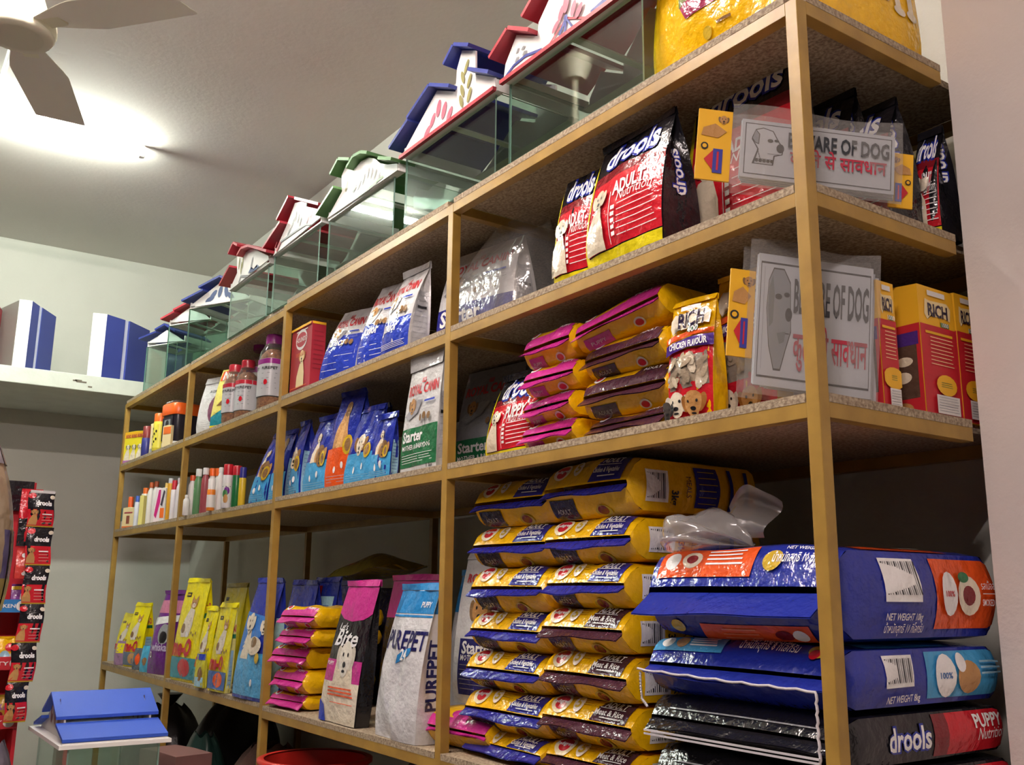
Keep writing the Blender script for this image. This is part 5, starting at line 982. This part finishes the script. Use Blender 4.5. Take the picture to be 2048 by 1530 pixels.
blk2 = dpouch('red and black pouch hung at the top of the display', 10, 56, 984, 1094, RED, lambda A: A.rect(0, .0, 1, .38, BLK).text('drools', .7, .72, .016, TXW, .05, wid=A.w*.5).ell(.7, .2, .02, .03, CRM).rect(0, .38, 1, .5, BLK), x=-.03)
for o in (red, blk2):
    h = .05; MB().tube([(0, .004, .0+1.0*(o.children[0].dimensions.z or .14)), (0, .20 if o is red else .18, 1.0*(o.children[0].dimensions.z or .14))], .003, plast('#C8C8C8')).build('hanging_hook', o)
# ---------------------------------------------------------------- pack close to the viewer, at the left edge
d0 = ray(-92, 1110); d0.z = 0; d0.normalize(); Pn = CAM + d0*.92; zn = zs(1390, Pn.x, Pn.y)
nb = thing('pet_treat_bag', 'beige and violet pack close to the viewer, cut off by the left edge', 'bag', (Pn.x, Pn.y, zn), rad(60))
m = MB(); NB = film('#A8967C'); sf = lambda u, v: (.042*cos(2*pi*u)*(max(0, sin(pi*(.04+.92*v))))**.55, .042*sin(2*pi*u)*(max(0, sin(pi*(.04+.92*v))))**.55, .215*v)
m.grid(sf, 28, 20, NB); A = Art(m, sf, .26, .2); A.rect(0, .42, 1, .60, film('#4A4470')).rect(0, .30, 1, .42, film('#8E7E3A')); A.rect(0, .85, 1, 1, film('#8E8890')); m.build('body', nb)
pl = thing('display_plinth', 'narrow plinth carrying the beige pack, outside the left edge', 'plinth', (Pn.x, Pn.y, 0), rad(60)); MB().box(-.028, -.028, 0, .028, .028, zn-.001, WOOD).build('column', pl); MB().box(-.1, -.1, 0, .1, .1, .02, WOOD).build('base', pl)
# ---------------------------------------------------------------- things on the floor under the lowest board
def lump(name, label, cat, x, y, r, ry, h, m, seed, tie=None):
    R = random.Random(seed); q = [R.uniform(0, 6) for _ in range(5)]; t = thing(name, label, cat, (x, y, 0), R.uniform(0, 3))
    def f(u, v):
        a = 2*pi*u; pr = (max(0, sin(pi*(.10+.86*v))))**.5; s = 1+.05*sin(3*a+q[0]+4*v)+.035*sin(7*a+q[1]-5*v)+.02*sin(13*a+q[2])
        return (r*pr*s*cos(a), ry*pr*s*sin(a), h*v*(1+.02*sin(5*a+q[3])*v))
    MB().grid(f, 36, 16, m).build('body', t)
    if tie: MB().lathe([(.03, h*.985), (.022, h*1.0), (.05, h*1.06), (.07, h*1.1)], tie, 12, sm=True).build('tied_neck', t)
    return t
SK1, SK2, SK3, SK4 = mat('gunny_brown', '#6A5248', .85, bump=.5, bscale=160), mat('black_bin_film', '#1C1A1E', .3, bump=.5, bscale=18), mat('dark_green_film', '#1E3A34', .35, bump=.4, bscale=20), mat('dusty_pink_card', '#7A5450', .7)
def fl(u, v, y): x = xs(u, y, .7); return x, zs(v, x, y)
x, z = fl(522, 1490, .22); lump('gunny_sack', 'brown gunny sack bulging under the lowest board', 'sack', x+.02, .26, .21, .16, z, SK1, 1)
x, z = fl(420, 1420, .30); lump('black_bag', 'black plastic sack heaped under the third bay', 'sack', x-.05, .46, .34, .20, .70, SK2, 2)
x, z = fl(470, 1460, .3); lump('green_bag', 'dark green plastic sack under the lowest board', 'sack', x+.02, .15, .18, .10, .60, SK3, 3)
x, z = fl(305, 1352, .2); lump('black_bag', 'black plastic sack with its tied top below the end bay', 'sack', x, .30, .22, .22, .62, SK2, 4, SK2)
x, z = fl(760, 1450, .3); lump('gunny_sack', 'dark dusty sack filling the space under the second bay', 'sack', x+.12, .50, .36, .20, .745, mat('gunny_dark', '#4A3E40', .85, bump=.5, bscale=160), 5)
x0, z = fl(352, 1492, -.08); x1, _ = fl(432, 1492, -.08); carton('storage_carton', 'dusty pink carton on the floor before the third bay', x0, -.22, .0005, .30, .16, z, 12, SK4)
x, z = fl(620, 1517, .06); t = thing('plastic_drum', 'red plastic drum rim showing under the second bay', 'drum', (x, .08, 0)); RP = plast('#C02A22', .35)
MB().lathe([(.15, 0), (.17, .02), (.185, z-.03), (.185, z)], RP, 32, caps=False).lathe([(.175, z), (.17, z-.05), (.15, .03)], RP, 32, caps=False).lathe([(.15, 0), (.15, .02)], RP, 32).build('body', t)
MB().lathe([(.186, z-.018), (.197, z-.01), (.197, z+.002), (.186, z+.006), (.174, z+.004)], RP, 32, caps=False).build('rim', t)
x = xs(18, -1.0, .62); zg = zs(1484, x, -1.0); xg = XS+.18; yg = ys(14, xg, .62); lump('grey_bundle', 'greyish plastic bundle at the bottom left corner', 'bundle', xg, yg-.06, .11, .10, zs(1488, xg, yg), mat('grey_plastic_film', '#6A6470', .4, bump=.4, bscale=30), 9)
SC.view_settings.view_transform = 'Standard'; SC.view_settings.look = 'None'; SC.view_settings.gamma = 1; SC.view_settings.use_curve_mapping = False
SC.view_settings.exposure = 3.1
SC.cycles.use_denoising = True; SC.cycles.use_adaptive_sampling = True; SC.cycles.adaptive_threshold = .02; SC.cycles.max_bounces = 7; SC.cycles.diffuse_bounces = 4; SC.cycles.glossy_bounces = 3; SC.cycles.transparent_max_bounces = 24
SC.cycles.sample_clamp_indirect = 6.0; SC.cycles.caustics_reflective = False; SC.cycles.caustics_refractive = False
w = bpy.data.worlds.new('world'); SC.world = w; w.use_nodes = True; w.node_tree.nodes['Background'].inputs[0].default_value = (0, 0, 0, 1)
